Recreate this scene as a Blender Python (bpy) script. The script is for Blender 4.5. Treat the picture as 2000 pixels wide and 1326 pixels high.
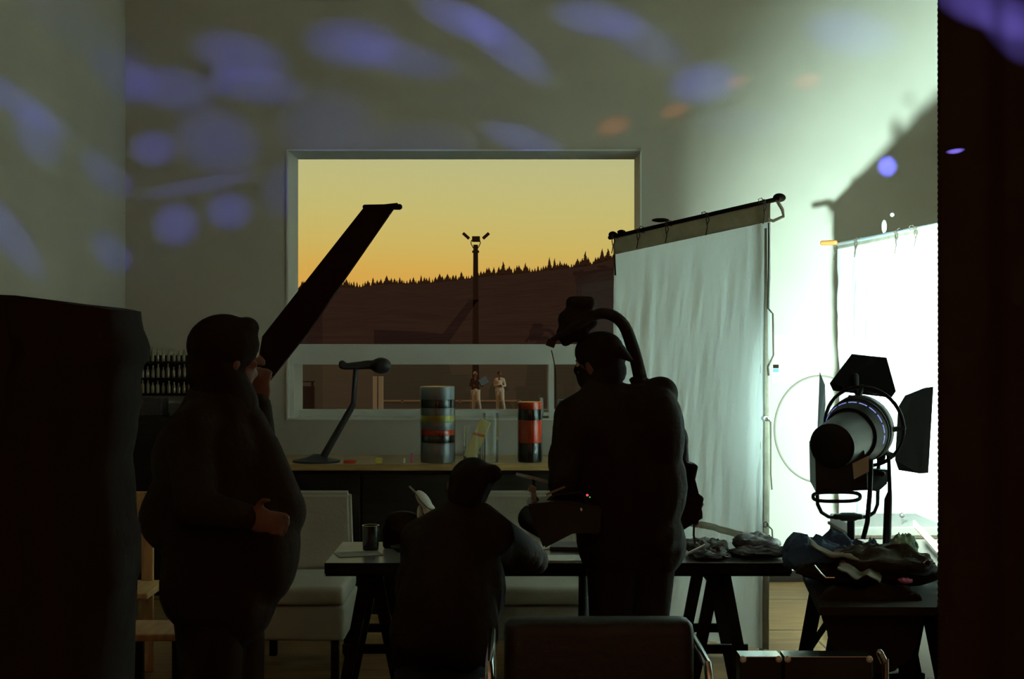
import bpy, bmesh, math, random
from mathutils import Vector, Matrix, noise
for o in list(bpy.data.objects): bpy.data.objects.remove(o, do_unlink=True)
S = bpy.context.scene; COL = S.collection
FPX = 2777.8; CH = 1.72; HY = 663
def W(px, py, D): return Vector(((px-1000)/FPX*D, D, CH+(HY-py)/FPX*D))

# ------------------------------------------------------------ camera, sky, lights, exposure
cd = bpy.data.cameras.new('camera'); cam = bpy.data.objects.new('camera', cd); COL.objects.link(cam)
cam.location = (0, 0, CH); cam.rotation_euler = (math.pi/2, 0, 0)
cd.lens = 50; cd.sensor_width = 36; cd.clip_end = 6000; cd.clip_start = 0.05
S.camera = cam
S.view_settings.view_transform = 'Standard'; S.view_settings.look = 'None'
S.view_settings.exposure = 0.0; S.view_settings.gamma = 1.0; S.view_settings.use_curve_mapping = False

def srgb(r, g, b):
    f = lambda c: (c/12.92 if c <= .04045 else ((c+.055)/1.055)**2.4)
    return (f(r/255), f(g/255), f(b/255), 1)

w = bpy.data.worlds.new('dusk_sky_and_fill'); S.world = w; w.use_nodes = True
nt = w.node_tree; nt.nodes.clear()
out = nt.nodes.new('ShaderNodeOutputWorld'); bg = nt.nodes.new('ShaderNodeBackground')
tc = nt.nodes.new('ShaderNodeTexCoord'); sx = nt.nodes.new('ShaderNodeSeparateXYZ')
nt.links.new(tc.outputs['Generated'], sx.inputs[0])
rp = nt.nodes.new('ShaderNodeValToRGB'); rp.color_ramp.interpolation = 'LINEAR'
e = rp.color_ramp.elements
AMB = (0.25, 0.125, 0.058, 1)  # brown fill added from behind the camera to lift the blacks
e[0].position = 0.0; e[0].color = (.02, .014, .012, 1)
e[1].position = 1.0; e[1].color = (.03, .03, .035, 1)
for p, c in ((.49, (.02, .014, .012, 1)), (.502, srgb(226, 156, 66)), (.5215, srgb(219, 172, 80)), (.532, srgb(209, 184, 100)),
             (.545, srgb(201, 190, 118)), (.563, srgb(192, 190, 136)), (.60, srgb(150, 160, 125)), (.72, (.07, .08, .08, 1))):
    n_ = e.new(p); n_.color = c
mz = nt.nodes.new('ShaderNodeMath'); mz.operation = 'MULTIPLY_ADD'; mz.inputs[1].default_value = .5; mz.inputs[2].default_value = .5
# the glow leans towards the lower left of the sky, where the sun went down
ax = nt.nodes.new('ShaderNodeMath'); ax.operation = 'MULTIPLY_ADD'; ax.inputs[1].default_value = .045
nt.links.new(sx.outputs['X'], ax.inputs[0]); nt.links.new(sx.outputs['Z'], ax.inputs[2])
nt.links.new(ax.outputs[0], mz.inputs[0]); nt.links.new(mz.outputs[0], rp.inputs[0])
mr = nt.nodes.new('ShaderNodeMapRange'); mr.interpolation_type = 'SMOOTHSTEP'
mr.inputs['From Min'].default_value = .0; mr.inputs['From Max'].default_value = .6
nt.links.new(sx.outputs['Y'], mr.inputs['Value'])
mx = nt.nodes.new('ShaderNodeMix'); mx.data_type = 'RGBA'
nt.links.new(mr.outputs[0], mx.inputs[0]); mx.inputs[6].default_value = AMB
nt.links.new(rp.outputs[0], mx.inputs[7]); nt.links.new(mx.outputs[2], bg.inputs[0]); nt.links.new(bg.outputs[0], out.inputs[0])

def lamp(name, kind, loc, to, power, color, size=.05, **kw):
    d = bpy.data.lights.new(name, kind); o = bpy.data.objects.new(name, d); COL.objects.link(o)
    o.location = loc; d.energy = power; d.color = color
    if kind != 'SUN': d.shadow_soft_size = size
    for k, v in kw.items(): setattr(d, k, v)
    if to is not None: o.rotation_euler = (Vector(to)-Vector(loc)).to_track_quat('-Z', 'Y').to_euler()
    return o
# the big tungsten-bodied film lamp: its light leaves at the lens
LAX = Vector((.30, .90, .16)).normalized()            # lamp axis
LC = W(1682, 836, 6.05)                                # centre of its front ring
lamp('fresnel_beam', 'SPOT', LC+LAX*.03, LC+LAX*.03+Vector((1.0, 1, -.03)), 3700, (.64, 1.0, .95), .06,
     spot_size=math.radians(112), spot_blend=1.0)
# yard lamp outside, right of the two walkers
lamp('yard_beam', 'SPOT', (9, 57, 1.5), (-1, 61.5, -.6), 900, (.85, 1.0, .88), .2, spot_size=math.radians(22), spot_blend=.6)
# party projector high up in the near part of the room: one small spot per blue patch
PROJ = Vector((.25, 1.2, 3.0)); BLUE = (.11, .13, 1.0)
def wallhit(px, py):
    D = 10.1
    if (px-1000)/FPX*D < -2.745: D = -2.745*FPX/(px-1000)
    if px > 1835: D = 5.0
    return W(px, py, D)
def patch(px, py, lw, lh, ang, k, col=BLUE, blend=1.0):
    t = wallhit(px, py); d = t-PROJ; L = d.length
    mpp = t.y/FPX
    a = math.atan(lw*.6*mpp/L); b = math.atan(lh*.66*mpp/L)
    o = lamp('party_spot', 'SPOT', PROJ, None, k*L*L*(7.5 if px < 225 else 60 if px > 1835 else 2.9), col, .0, spot_size=2*a, spot_blend=blend)
    q = d.to_track_quat('-Z', 'Y')
    o.rotation_mode = 'QUATERNION'; o.rotation_quaternion = q @ Matrix.Rotation(math.radians(-ang), 3, 'Z').to_quaternion()
    o.scale = (1, max(.15, math.tan(b)/math.tan(a)), 1)
for p in ((20,190,300,62,8,3.2),(235,150,150,90,12,3.4),(335,172,170,80,8,3.4),(470,110,190,85,15,3.8),(500,168,190,66,6,3.2),(440,155,60,60,0,1.5),
          (690,85,190,90,5,4.2),(780,112,240,66,14,2.8),(905,40,190,62,22,5.2),(985,88,230,66,38,4.6),(1170,38,190,66,10,5.0),(1260,82,190,70,28,2.4),
          (1375,162,140,76,-8,6.0),(1665,65,190,90,10,5.5),(1940,22,230,80,20,7.5),(1980,70,160,70,40,4),(75,262,120,110,10,2.8),(300,290,90,66,0,4.2),
          (425,275,170,120,20,2.8),(205,338,120,70,10,2.3),(345,438,90,80,0,4.4),(448,412,90,70,0,4.4),(215,492,90,70,0,2.8),(20,458,200,80,35,3.0),
          (640,250,200,150,5,1.5),(1020,272,170,52,18,3.4),(565,370,110,110,30,1.6),(820,285,240,90,0,1.2),(150,50,300,120,10,.6),(1450,240,200,60,0,1.2)):
    patch(*p)
patch(1198, 246, 70, 34, -15, 3, (1, .25, .08)); patch(1318, 216, 60, 26, -15, 3, (1, .25, .08)); patch(1577, 158, 60, 30, -15, 4, (1, .2, .08))
patch(1440,160,50,24,-15,2.5,(1,.25,.08)); patch(390, 362, 230, 10, -10, 2.2); patch(1866, 296, 26, 7, -10, 30); patch(1733, 325, 14, 14, 0, 60)

# ------------------------------------------------------------ materials
def mat(name, col, rough=.7, metal=0, bump=0, bscale=40, var=0, vscale=6, spec=.5, trans=0, emit=None, es=1, stretch=None):
    m = bpy.data.materials.new(name); m.use_nodes = True; n = m.node_tree; b = n.nodes['Principled BSDF']
    c = col if len(col) == 4 else (*col, 1)
    b.inputs['Base Color'].default_value = c; b.inputs['Roughness'].default_value = rough
    b.inputs['Metallic'].default_value = metal; b.inputs['Specular IOR Level'].default_value = spec
    tcn = n.nodes.new('ShaderNodeTexCoord'); src = tcn.outputs['Object']
    if stretch:
        mp = n.nodes.new('ShaderNodeMapping'); mp.inputs['Scale'].default_value = stretch
        n.links.new(src, mp.inputs[0]); src = mp.outputs[0]
    if var:
        t = n.nodes.new('ShaderNodeTexNoise'); t.inputs['Scale'].default_value = vscale; t.inputs['Detail'].default_value = 5
        n.links.new(src, t.inputs['Vector'])
        r = n.nodes.new('ShaderNodeValToRGB'); r.color_ramp.elements[0].position = .3; r.color_ramp.elements[1].position = .7
        r.color_ramp.elements[0].color = tuple(x*(1-var) for x in c[:3])+(1,); r.color_ramp.elements[1].color = tuple(min(1, x*(1+var)) for x in c[:3])+(1,)
        n.links.new(t.outputs['Fac'], r.inputs[0]); n.links.new(r.outputs[0], b.inputs['Base Color'])
    if bump:
        t = n.nodes.new('ShaderNodeTexNoise'); t.inputs['Scale'].default_value = bscale; t.inputs['Detail'].default_value = 4
        n.links.new(src, t.inputs['Vector'])
        bn = n.nodes.new('ShaderNodeBump'); bn.inputs['Strength'].default_value = bump; bn.inputs['Distance'].default_value = .02
        n.links.new(t.outputs['Fac'], bn.inputs['Height']); n.links.new(bn.outputs[0], b.inputs['Normal'])
    if trans:
        tr = n.nodes.new('ShaderNodeBsdfTranslucent'); tr.inputs[0].default_value = c
        ms = n.nodes.new('ShaderNodeMixShader'); ms.inputs[0].default_value = trans
        n.links.new(b.outputs[0], ms.inputs[1]); n.links.new(tr.outputs[0], ms.inputs[2])
        n.links.new(ms.outputs[0], n.nodes['Material Output'].inputs[0])
    if emit:
        b.inputs['Emission Color'].default_value = (*emit, 1); b.inputs['Emission Strength'].default_value = es
    return m
M = {}
M['wall'] = mat('wall_paint', (.47, .425, .345), .9, bump=.05, bscale=60, var=.05, vscale=1.5)
M['white'] = mat('white_paint', (.72, .74, .68), .6)
M['ceil'] = mat('ceiling_paint', (.78, .74, .62), .9)
M['floor'] = mat('plywood_floor', (.17, .085, .026), .65, var=.25, vscale=3, stretch=(1, 8, 1), spec=.3)
M['seam'] = mat('floor_seam', (.05, .03, .015), .9)
M['black'] = mat('black_cloth', (.022, .0125, .008), .95, bump=.3, bscale=30, spec=.1)
M['black2'] = mat('black_cloth_soft', (.018, .010, .0065), .95, bump=.2, bscale=20, spec=.05)
M['drape'] = mat('black_drape', (.045, .028, .018), 1, spec=.0)
M['plastic'] = mat('black_plastic', (.018, .013, .011), .5, spec=.2)
M['metalb'] = mat('black_metal', (.010, .008, .008), .5, spec=.22)
M['door'] = mat('black_door_paint', (.006, .004, .0035), .9, spec=.04)
M['chrome'] = mat('chrome', (.75, .78, .78), .18, metal=1)
M['alu'] = mat('brushed_aluminium', (.72, .76, .74), .38, metal=.15, spec=.8)
M['edge'] = mat('polished_edge', (.6, .63, .62), .16, metal=1)
M['silk'] = mat('white_silk', (.90, .94, .92), .9, bump=.3, bscale=25, trans=.58, stretch=(6, 6, .6), spec=.1)
M['silk2'] = mat('bright_silk', (.92, .92, .9), .9, bump=.2, bscale=14, trans=.06, spec=.1)
M['hem'] = mat('grey_webbing', (.42, .38, .29), .95, bump=.3, bscale=60, var=.2, vscale=20, trans=.45)
M['rope'] = mat('dark_rope', (.06, .045, .03), .9)
M['skin'] = mat('skin', (.17, .09, .065), .6, spec=.2)
M['hair'] = mat('hair', (.016, .009, .006), .9, spec=.1)
M['denim'] = mat('blue_denim', (.045, .10, .20), .9, bump=.3, bscale=60, var=.3, vscale=12)
M['brown'] = mat('brown_leather', (.022, .009, .005), .6, bump=.3, bscale=20)
M['olive'] = mat('olive_cloth', (.034, .022, .010), .9, bump=.3, bscale=20)
M['paper'] = mat('paper', (.62, .62, .55), .8)
M['dpaper'] = mat('grey_paper', (.2, .19, .155), .8, bump=.3, bscale=8)
M['lam'] = mat('laminate_top', (.12, .105, .085), .28, spec=.6)
M['dwood'] = mat('dark_wood', (.012, .0075, .0045), .85, spec=.06, var=.3, vscale=4, stretch=(1, 1, 8))
M['owood'] = mat('orange_wood', (.42, .23, .09), .6, var=.25, vscale=5, stretch=(8, 1, 1))
M['wood'] = mat('counter_wood', (.30, .18, .06), .5, var=.25, vscale=4, stretch=(1, 8, 8))
M['uph'] = mat('cream_upholstery', (.27, .235, .18), .85, bump=.15, bscale=50)
M['leather'] = mat('black_leather', (.018, .012, .010), .45, bump=.15, bscale=25, spec=.3)
M['grn'] = mat('green_white_print', (.3, .5, .38), .8, var=.9, vscale=22)
M['pink'] = mat('pink_cloth', (.5, .1, .25), .8)
M['red'] = mat('red_lacquer', (.55, .05, .01), .1, spec=.6)
M['yel'] = mat('yellow_paint', (.5, .46, .06), .3)
M['greyb'] = mat('grey_band', (.30, .34, .36), .1, spec=.6)
M['darkb'] = mat('dark_band', (.02, .018, .016), .1, spec=.6)
M['yw'] = mat('pale_yellow_wood', (.75, .66, .28), .5)
M['orange'] = mat('orange_paint', (.6, .2, .05), .4)
M['hill'] = mat('forest_slope', (.075, .06, .08), 1, var=.2, vscale=.06, spec=0)
M['tree'] = mat('conifer_needles', (.10, .065, .05), 1, spec=0)
M['ground'] = mat('yard_ground', (.035, .024, .017), .95, var=.3, vscale=.2)
M['pale'] = mat('pale_clothing', (.6, .62, .5), .9)
M['bluec'] = mat('blue_board', (.12, .26, .36), .6)
M['slot'] = mat('glowing_vent_slot', (.2, .2, .5), .5, emit=(.26, .28, .85), es=.9)
M['ledr'] = mat('red_led', (.5, 0, 0), .5, emit=(1, .12, .12), es=.7)
M['ledg'] = mat('green_led', (0, .5, 0), .5, emit=(.1, .7, .1), es=.6)
M['hl'] = mat('far_window_glow', (.5, .4, .2), .5, emit=(.9, .8, .4), es=.7)
def glassmat(name, tint, refl=.5, rough=.03):
    m = bpy.data.materials.new(name); m.use_nodes = True; n = m.node_tree; n.nodes.clear()
    o = n.nodes.new('ShaderNodeOutputMaterial'); t = n.nodes.new('ShaderNodeBsdfTransparent'); t.inputs[0].default_value = tint
    g = n.nodes.new('ShaderNodeBsdfGlossy'); g.inputs['Roughness'].default_value = rough; g.inputs[0].default_value = (1, 1, 1, 1)
    f = n.nodes.new('ShaderNodeFresnel'); f.inputs[0].default_value = 1.5
    ml = n.nodes.new('ShaderNodeMath'); ml.operation = 'MULTIPLY'; ml.inputs[1].default_value = refl
    x = n.nodes.new('ShaderNodeMixShader'); n.links.new(f.outputs[0], ml.inputs[0]); n.links.new(ml.outputs[0], x.inputs[0])
    n.links.new(t.outputs[0], x.inputs[1]); n.links.new(g.outputs[0], x.inputs[2]); n.links.new(x.outputs[0], o.inputs[0]); return m
M['glass'] = glassmat('window_glass', (.98, .98, .97, 1), .45, .0)
M['tube'] = glassmat('clear_glass', (.93, .95, .93, 1), .9, .04)

# ------------------------------------------------------------ mesh helpers
def frame(d):
    d = Vector(d).normalized(); q = d.to_track_quat('Z', 'Y'); return q.to_matrix()
class MB:
    def __init__(s): s.bm = bmesh.new()
    def box(s, c, size, rot=None, bev=0):
        r = bmesh.ops.create_cube(s.bm, size=1); v = r['verts']
        m = Matrix.Translation(c) @ (rot.to_4x4() if rot is not None else Matrix()) @ Matrix.Diagonal((*size, 1))
        bmesh.ops.transform(s.bm, matrix=m, verts=v)
        if bev:
            es = list({e for x in v for e in x.link_edges}); bmesh.ops.bevel(s.bm, geom=es, offset=bev, segments=3, profile=.6, affect='EDGES')
        return s
    def bx(s, x0, x1, y0, y1, z0, z1, bev=0): return s.box(((x0+x1)/2, (y0+y1)/2, (z0+z1)/2), (abs(x1-x0), abs(y1-y0), abs(z1-z0)), None, bev)
    def cone(s, p0, p1, r0, r1=None, seg=20, caps=True):
        r1 = r0 if r1 is None else r1; p0 = Vector(p0); p1 = Vector(p1); d = p1-p0
        m = Matrix.Translation((p0+p1)/2) @ frame(d).to_4x4()
        bmesh.ops.create_cone(s.bm, cap_ends=caps, segments=seg, radius1=r0, radius2=r1, depth=d.length, matrix=m); return s
    def ell(s, c, r, rot=None, seg=16):
        if not hasattr(r, '__len__'): r = (r, r, r)
        m = Matrix.Translation(c) @ (rot.to_4x4() if rot is not None else Matrix()) @ Matrix.Diagonal((*r, 1))
        bmesh.ops.create_uvsphere(s.bm, u_segments=seg, v_segments=max(8, seg*2//3), radius=1, matrix=m); return s
    def cap(s, p0, p1, r0, r1=None, seg=14):
        r1 = r0 if r1 is None else r1
        s.cone(p0, p1, r0, r1, seg); s.ell(p0, r0, seg=seg); s.ell(p1, r1, seg=seg); return s
    def tube(s, pts, r, seg=10, closed=False):
        pts = [Vector(p) for p in pts]; n = len(pts); rings = []
        up = None
        for i, p in enumerate(pts):
            a = pts[(i-1) % n] if (closed or i > 0) else p; b = pts[(i+1) % n] if (closed or i < n-1) else p
            t = (b-a).normalized()
            if up is None: up = t.orthogonal().normalized()
            up = (up-t*up.dot(t)).normalized(); bi = t.cross(up)
            rr = r[i] if hasattr(r, '__len__') else r
            rings.append([s.bm.verts.new(p+(up*math.cos(k/seg*math.tau)+bi*math.sin(k/seg*math.tau))*rr) for k in range(seg)])
        for i in range(n if closed else n-1):
            A = rings[i]; B = rings[(i+1) % n]
            for k in range(seg): s.bm.faces.new((A[k], A[(k+1) % seg], B[(k+1) % seg], B[k]))
        if not closed: s.bm.faces.new(rings[0][::-1]); s.bm.faces.new(rings[-1])
        return s
    def prism(s, pts, off):
        off = Vector(off); a = [s.bm.verts.new(Vector(p)) for p in pts]; b = [s.bm.verts.new(Vector(p)+off) for p in pts]
        s.bm.faces.new(a); s.bm.faces.new(b[::-1]); n = len(a)
        for i in range(n): s.bm.faces.new((a[i], b[i], b[(i+1) % n], a[(i+1) % n]))
        return s
    def grid(s, nu, nv, f):
        V = [[s.bm.verts.new(f(i/nu, j/nv)) for j in range(nv+1)] for i in range(nu+1)]
        for i in range(nu):
            for j in range(nv): s.bm.faces.new((V[i][j], V[i+1][j], V[i+1][j+1], V[i][j+1]))
        return s
    def lathe(s, c, prof, seg=28):
        c = Vector(c); R = [[s.bm.verts.new(c+Vector((r*math.cos(k/seg*math.tau), r*math.sin(k/seg*math.tau), z))) for k in range(seg)] for r, z in prof]
        for i in range(len(R)-1):
            for k in range(seg): s.bm.faces.new((R[i][k], R[i][(k+1) % seg], R[i+1][(k+1) % seg], R[i+1][k]))
        s.bm.faces.new(R[0][::-1]); s.bm.faces.new(R[-1]); return s
    def build(s, name, m, parent=None, smooth=False, remesh=0, solid=0, label=None):
        bmesh.ops.recalc_face_normals(s.bm, faces=s.bm.faces)
        me = bpy.data.meshes.new(name)
        if parent is not None: org = wloc(parent)
        else:
            xs = [v.co for v in s.bm.verts]; org = Vector(((min(v.x for v in xs)+max(v.x for v in xs))/2, (min(v.y for v in xs)+max(v.y for v in xs))/2, min(v.z for v in xs)))
        for v in s.bm.verts: v.co -= org
        s.bm.to_mesh(me); s.bm.free(); me.materials.append(m if not isinstance(m, str) else M[m])
        if smooth: me.polygons.foreach_set('use_smooth', [True]*len(me.polygons))
        o = bpy.data.objects.new(name, me); COL.objects.link(o)
        if parent is not None: o.parent = parent; WL[o.name] = org
        else: o.location = org; WL[o.name] = org
        if remesh:
            d = o.modifiers.new('fuse', 'REMESH'); d.mode = 'VOXEL'; d.voxel_size = remesh; d.use_smooth_shade = True
            k = o.modifiers.new('relax', 'SMOOTH'); k.factor = .5; k.iterations = 4
        elif smooth:
            try: me.set_sharp_from_angle(angle=math.radians(40))
            except Exception: pass
        if solid:
            d = o.modifiers.new('thickness', 'SOLIDIFY'); d.thickness = solid; d.offset = 0
        if label: o['label'] = label
        return o
WL = {}
def wloc(o): return WL[o.name]
def thing(name, label, cat, loc, group=None):
    o = bpy.data.objects.new(name, None); COL.objects.link(o); o.location = loc; WL[o.name] = Vector(loc); o.empty_display_size = .05
    return tag(o, label, cat, group)
def tag(o, label, cat, group=None, kind=None):
    o['label'] = label; o['category'] = cat
    if group: o['group'] = group
    if kind: o['kind'] = kind
    return o
def struct(o): o['kind'] = 'structure'; return o
def dup(o, loc, label=None):
    r = o.copy(); COL.objects.link(r); r.location = loc
    for ch in list(o.children):
        c = ch.copy(); COL.objects.link(c); c.parent = r
        for g in ch.children:
            d = g.copy(); COL.objects.link(d); d.parent = c
    if label: r['label'] = label
    return r
def nz(x, y, z=0): return noise.noise(Vector((x, y, z)))

# ------------------------------------------------------------ the room
XL, XR, YB, ZC = -2.745, 3.3, 10.1, 4.9
struct(MB().bx(XL-.2, XR+.2, .5, YB+.5, -.1, 0).build('floor', 'floor'))
f = bpy.data.objects['floor']
b = MB()
for y in (8.42, 9.42, 7.2, 6.0): b.bx(XL, XR, y-.006, y+.006, -.002, .002)
for x, y0, y1 in ((1.05, 8.42, 9.42), (2.3, 8.42, 9.42), (.4, 7.2, 8.42), (1.75, 7.2, 8.42)): b.bx(x-.005, x+.005, y0, y1, -.002, .002)
b.build('floor_seam', 'seam', f)
struct(MB().bx(XL-.2, XR+.2, .5, YB+.5, ZC, ZC+.1).build('ceiling', 'ceil'))
wx0, wx1, wz0, wz1 = -1.600, .920, 1.149, 3.069
b = MB(); b.bx(XL-.2, wx0, YB, YB+.5, 0, ZC); b.bx(wx1, XR+.2, YB, YB+.5, 0, ZC); b.bx(wx0, wx1, YB, YB+.5, 0, wz0); b.bx(wx0, wx1, YB, YB+.5, wz1, ZC)
struct(b.build('wall_back', 'wall'))
struct(MB().bx(XL-.2, XL, .5, YB, 0, ZC).build('wall_left', 'wall'))
struct(MB().bx(XR, XR+.2, .5, YB, 0, ZC).build('wall_right', 'wall'))
b = MB(); b.bx(XL, wx1+2.3, YB-.015, YB, 0, .08); struct(b.build('baseboard_back', 'dwood'))

# window: deep white-lined recess, one big pane over a beam, a low strip of panes under it
wn = bpy.data.objects.new('window_1', None); COL.objects.link(wn); wn.location = (-.34, YB, wz0); WL['window_1'] = Vector(wn.location); struct(wn)
lin = .012
b = MB(); b.bx(wx0, wx0+lin, YB-.012, YB+.46, wz0, wz1); b.bx(wx1-lin, wx1, YB-.012, YB+.46, wz0, wz1)
b.bx(wx0, wx1, YB-.012, YB+.46, wz1-lin, wz1); b.bx(wx0, wx1, YB-.012, YB+.46, wz0, wz0+lin); b.build('window_lining', 'white', wn)
MB().bx(wx0+lin, wx1-lin, YB+.05, YB+.47, 1.541, 1.686, .004).build('window_beam', 'white', wn)
b = MB(); b.bx(wx0, wx0+.045, YB+.05, YB+.47, wz0, 1.541); b.bx(wx0, wx1, YB+.3, YB+.46, wz0, wz0+.055); b.bx(.262, .300, YB+.05, YB+.45, wz0, 1.541)
b.build('window_frame', 'white', wn)
b = MB(); b.bx(.20, .262, YB+.05, YB+.2, 1.175, 1.20); b.bx(.20, .222, YB+.05, YB+.2, 1.175, 1.3); b.build('window_stay', 'white', wn)
MB().bx(wx0, wx1, YB+.455, YB+.461, 1.69, wz1).build('upper_pane', 'glass', wn)
MB().bx(wx0, wx1, YB+.455, YB+.461, wz0, 1.545).build('lower_pane', 'glass', wn)

# right: near black drape wall with a scalloped beaded edge
cu = thing('black_drape', 'tall black drape filling the right edge with a beaded scalloped border', 'drape', (1.9, 5.0, 0))
def fdr(u, v):
    x = 1.502+u*1.5
    return Vector((x, 5.0+.03*math.sin(x*26)*min(1, u*8)+.01*nz(x*5, v*3), v*ZC))
MB().grid(90, 12, fdr).build('cloth', 'drape', cu, True, solid=.02)
b = MB()
for i in range(235):
    z = .01+i*.0208
    if z > ZC-.02: break
    b.ell((1.5015, 5.0, z), (.006, .010, .0112), seg=8)
b.build('beaded_border', 'drape', cu)

# outside: ground, hillside, conifers, light mast, rail
struct(MB().bx(-900, 900, YB+.6, 1600, -1.5, -1.38).build('ground', 'ground'))
RID = [(300, 575), (577, 566), (640, 560), (700, 561), (760, 553), (830, 553), (900, 546), (960, 537), (1010, 534), (1100, 524), (1150, 518), (1200, 503), (1260, 490), (1700, 440)]
def ridz(px):
    for (a, ya), (c, yc) in zip(RID, RID[1:]):
        if px <= c: t = (px-a)/(c-a); return ya+(yc-ya)*t
    return RID[-1][1]
def fh(u, v):
    px = 300+u*1300; D = 260+v*940; top = W(px, ridz(px), 1200)
    x = (px-1000)/FPX*D*1.0
    z = -1.38+(top.z+1.38)*(v**1.15)+(6*nz(u*12, v*6))*v*(1-v)*2
    return Vector((x, D, z))
struct(MB().grid(120, 40, fh).build('hillside', 'hill', smooth=True))
random.seed(3)
protos = []
def tree_mesh(k):
    b = MB(); h = 1; r = .22+.05*(k % 3)
    b.cone((0, 0, -.3), (0, 0, .5), .02, .015, 6)
    n = 8+k
    for i in range(n):
        z0 = -.1+i/n*.95; rr = r*(1-i/n)*(.8+.4*random.random())
        dx = random.uniform(-.02, .02)
        b.cone((dx, 0, z0), (dx*.5, 0, z0+.28*(1-.5*i/n)), rr, .004, 9)
    return b
TG = 'dark conifers along the skyline of the hill'
def conifer(px, h, k):
    base = W(px, ridz(px)+4.5, 1185); L = 'dark conifer silhouetted on the distant ridge against the orange dusk sky'
    if len(protos) <= k:
        o = tree_mesh(len(protos)).build('conifer', 'tree'); tag(o, L, 'tree', TG); protos.append(o)
        for v in o.data.vertices: v.co.z -= .0
    else:
        o = protos[k].copy(); COL.objects.link(o)
    o.location = base; s = h*1195/FPX; wd = s*random.uniform(1.1, 1.9)*(1 if h < 26 else .7); o.scale = (wd, wd, s); o.rotation_euler = (0, 0, random.random()*6)
for k in range(5): conifer(590+k*11, 14+k*2, k)
px = 574
while px < 1240:
    conifer(px, random.choice((9, 10, 12, 13, 14, 17)), random.randrange(5)); px += random.uniform(3.6, 6.5)
for px, h in ((874, 22), (983, 34), (995, 24), (1014, 24), (1026, 28), (1073, 34), (1083, 30), (1128, 24), (1143, 38), (1176, 34), (1188, 30), (955, 24)): conifer(px, h*.72, 3 if h > 26 else 1)
# small house lights on the slope
g = MB().ell(W(996, 585, 700), .5).build('far_lit_window', 'hl'); tag(g, 'tiny warm lit window on the dark wooded slope', 'light')

mast = thing('floodlight_mast', 'tall dark floodlight mast with three lamp heads standing against the sunset', 'light mast', (-2.05, 80, -1.38))
xm = (929-1000)/FPX*80
b = MB(); b.cone((xm, 80, -1.38), (xm, 80, CH+(HY-478)/FPX*80), .20, .13, 16); b.build('pole', 'black2', mast, True)
zt = CH+(HY-478)/FPX*80
b = MB(); b.box((xm+.02, 80, zt+.32), (.44, .4, .30), None, .02); b.build('lamp_head', 'black2', mast)
for s in (-1, 1):
    MB().box((xm+.02+s*.56, 80, zt+.50), (.46, .3, .16), Matrix.Rotation(math.radians(-42*s), 3, 'Y'), .02).build('lamp_head', 'black2', mast)
b = MB()
for s in (-1, 1): b.tube([(xm, 80, zt-.35), (xm+s*.18, 80, zt-.1), (xm+s*.27, 80, zt+.1), (xm+s*.22, 80, zt+.28)], .025, 8)
b.cone((xm, 80, zt-.45), (xm, 80, zt-.33), .2, .2, 14); b.build('bracket', 'black2', mast)
b = MB(); b.bx(-6.5, .45, 70, 70.15, CH-119/FPX*70-.05, CH-119/FPX*70+.01)
for k in range(8): b.bx(-6.4+k*.95, -6.3+k*.95, 70, 70.1, -1.38, CH-119/FPX*70)
tag(b.build('guard_rail', 'pale'), 'low pale guard rail crossing the dark yard behind the two walkers', 'railing')
b = MB(); b.bx(-9.6, -8.9, 64, 64.3, -1.38, -.38, .02); b.bx(-9.6, -8.9, 64.0, 64.3, -.2, -.15)
b.bx(-9.55, -9.45, 64.1, 64.2, -.4, -.15); b.bx(-9.05, -8.95, 64.1, 64.2, -.4, -.15); tag(b.build('yard_barrier', 'ground'), 'dim low barrier outside behind the left end of the lower window', 'barrier')
po = thing('gate_post', 'pair of pale square posts standing in the yard under the lamp head', 'post', (-5.9, 62, -1.38))
for x0, x1 in ((728, 736), (739, 748)):
    a = W(x0, 735, 62); c = W(x1, 800, 62); MB().bx(a.x, c.x, 62, 62.2, -1.38, a.z, .01).build('post', 'pale', po)

# ------------------------------------------------------------ people
def hand(b, wrist, d, palm, side, curl=.6, sc=1.0):
    """palm plus four unequal bent fingers and a side thumb, fused with the arm; d points down the hand, palm is the palm normal"""
    d = Vector(d).normalized(); n = Vector(palm); n = (n-d*n.dot(d)).normalized(); s = d.cross(n)*side
    wr = Vector(wrist); R = Matrix((s, d, n)).transposed()
    b.ell(wr+d*.045*sc, (.042*sc, .056*sc, .017*sc), R, 14)
    for i, (ln, off) in enumerate(((.070, -.032), (.078, -.011), (.072, .011), (.056, .031))):
        p = wr+d*.086*sc+s*off*sc; dd = d.copy()
        for j, fr in enumerate((.45, .32, .23)):
            a = curl*(.5+.35*j); ax_ = s*1.0
            dd = Matrix.Rotation(-a if (d.cross(s)).dot(n) > 0 else a, 3, ax_) @ dd
            q = p+dd*ln*fr*sc; b.cap(p, q, .0085*sc-.0006*j, .008*sc-.0008*j, 8); p = q
    p = wr+d*.025*sc-s*.03*sc; q = p+(d*.5-s*.8+n*.3).normalized()*.038*sc; r = q+(d*.85-s*.25+n*.5).normalized()*.03*sc
    b.cap(p, q, .0125*sc, .0105*sc, 8); b.cap(q, r, .0105*sc, .0085*sc, 8)

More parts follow.
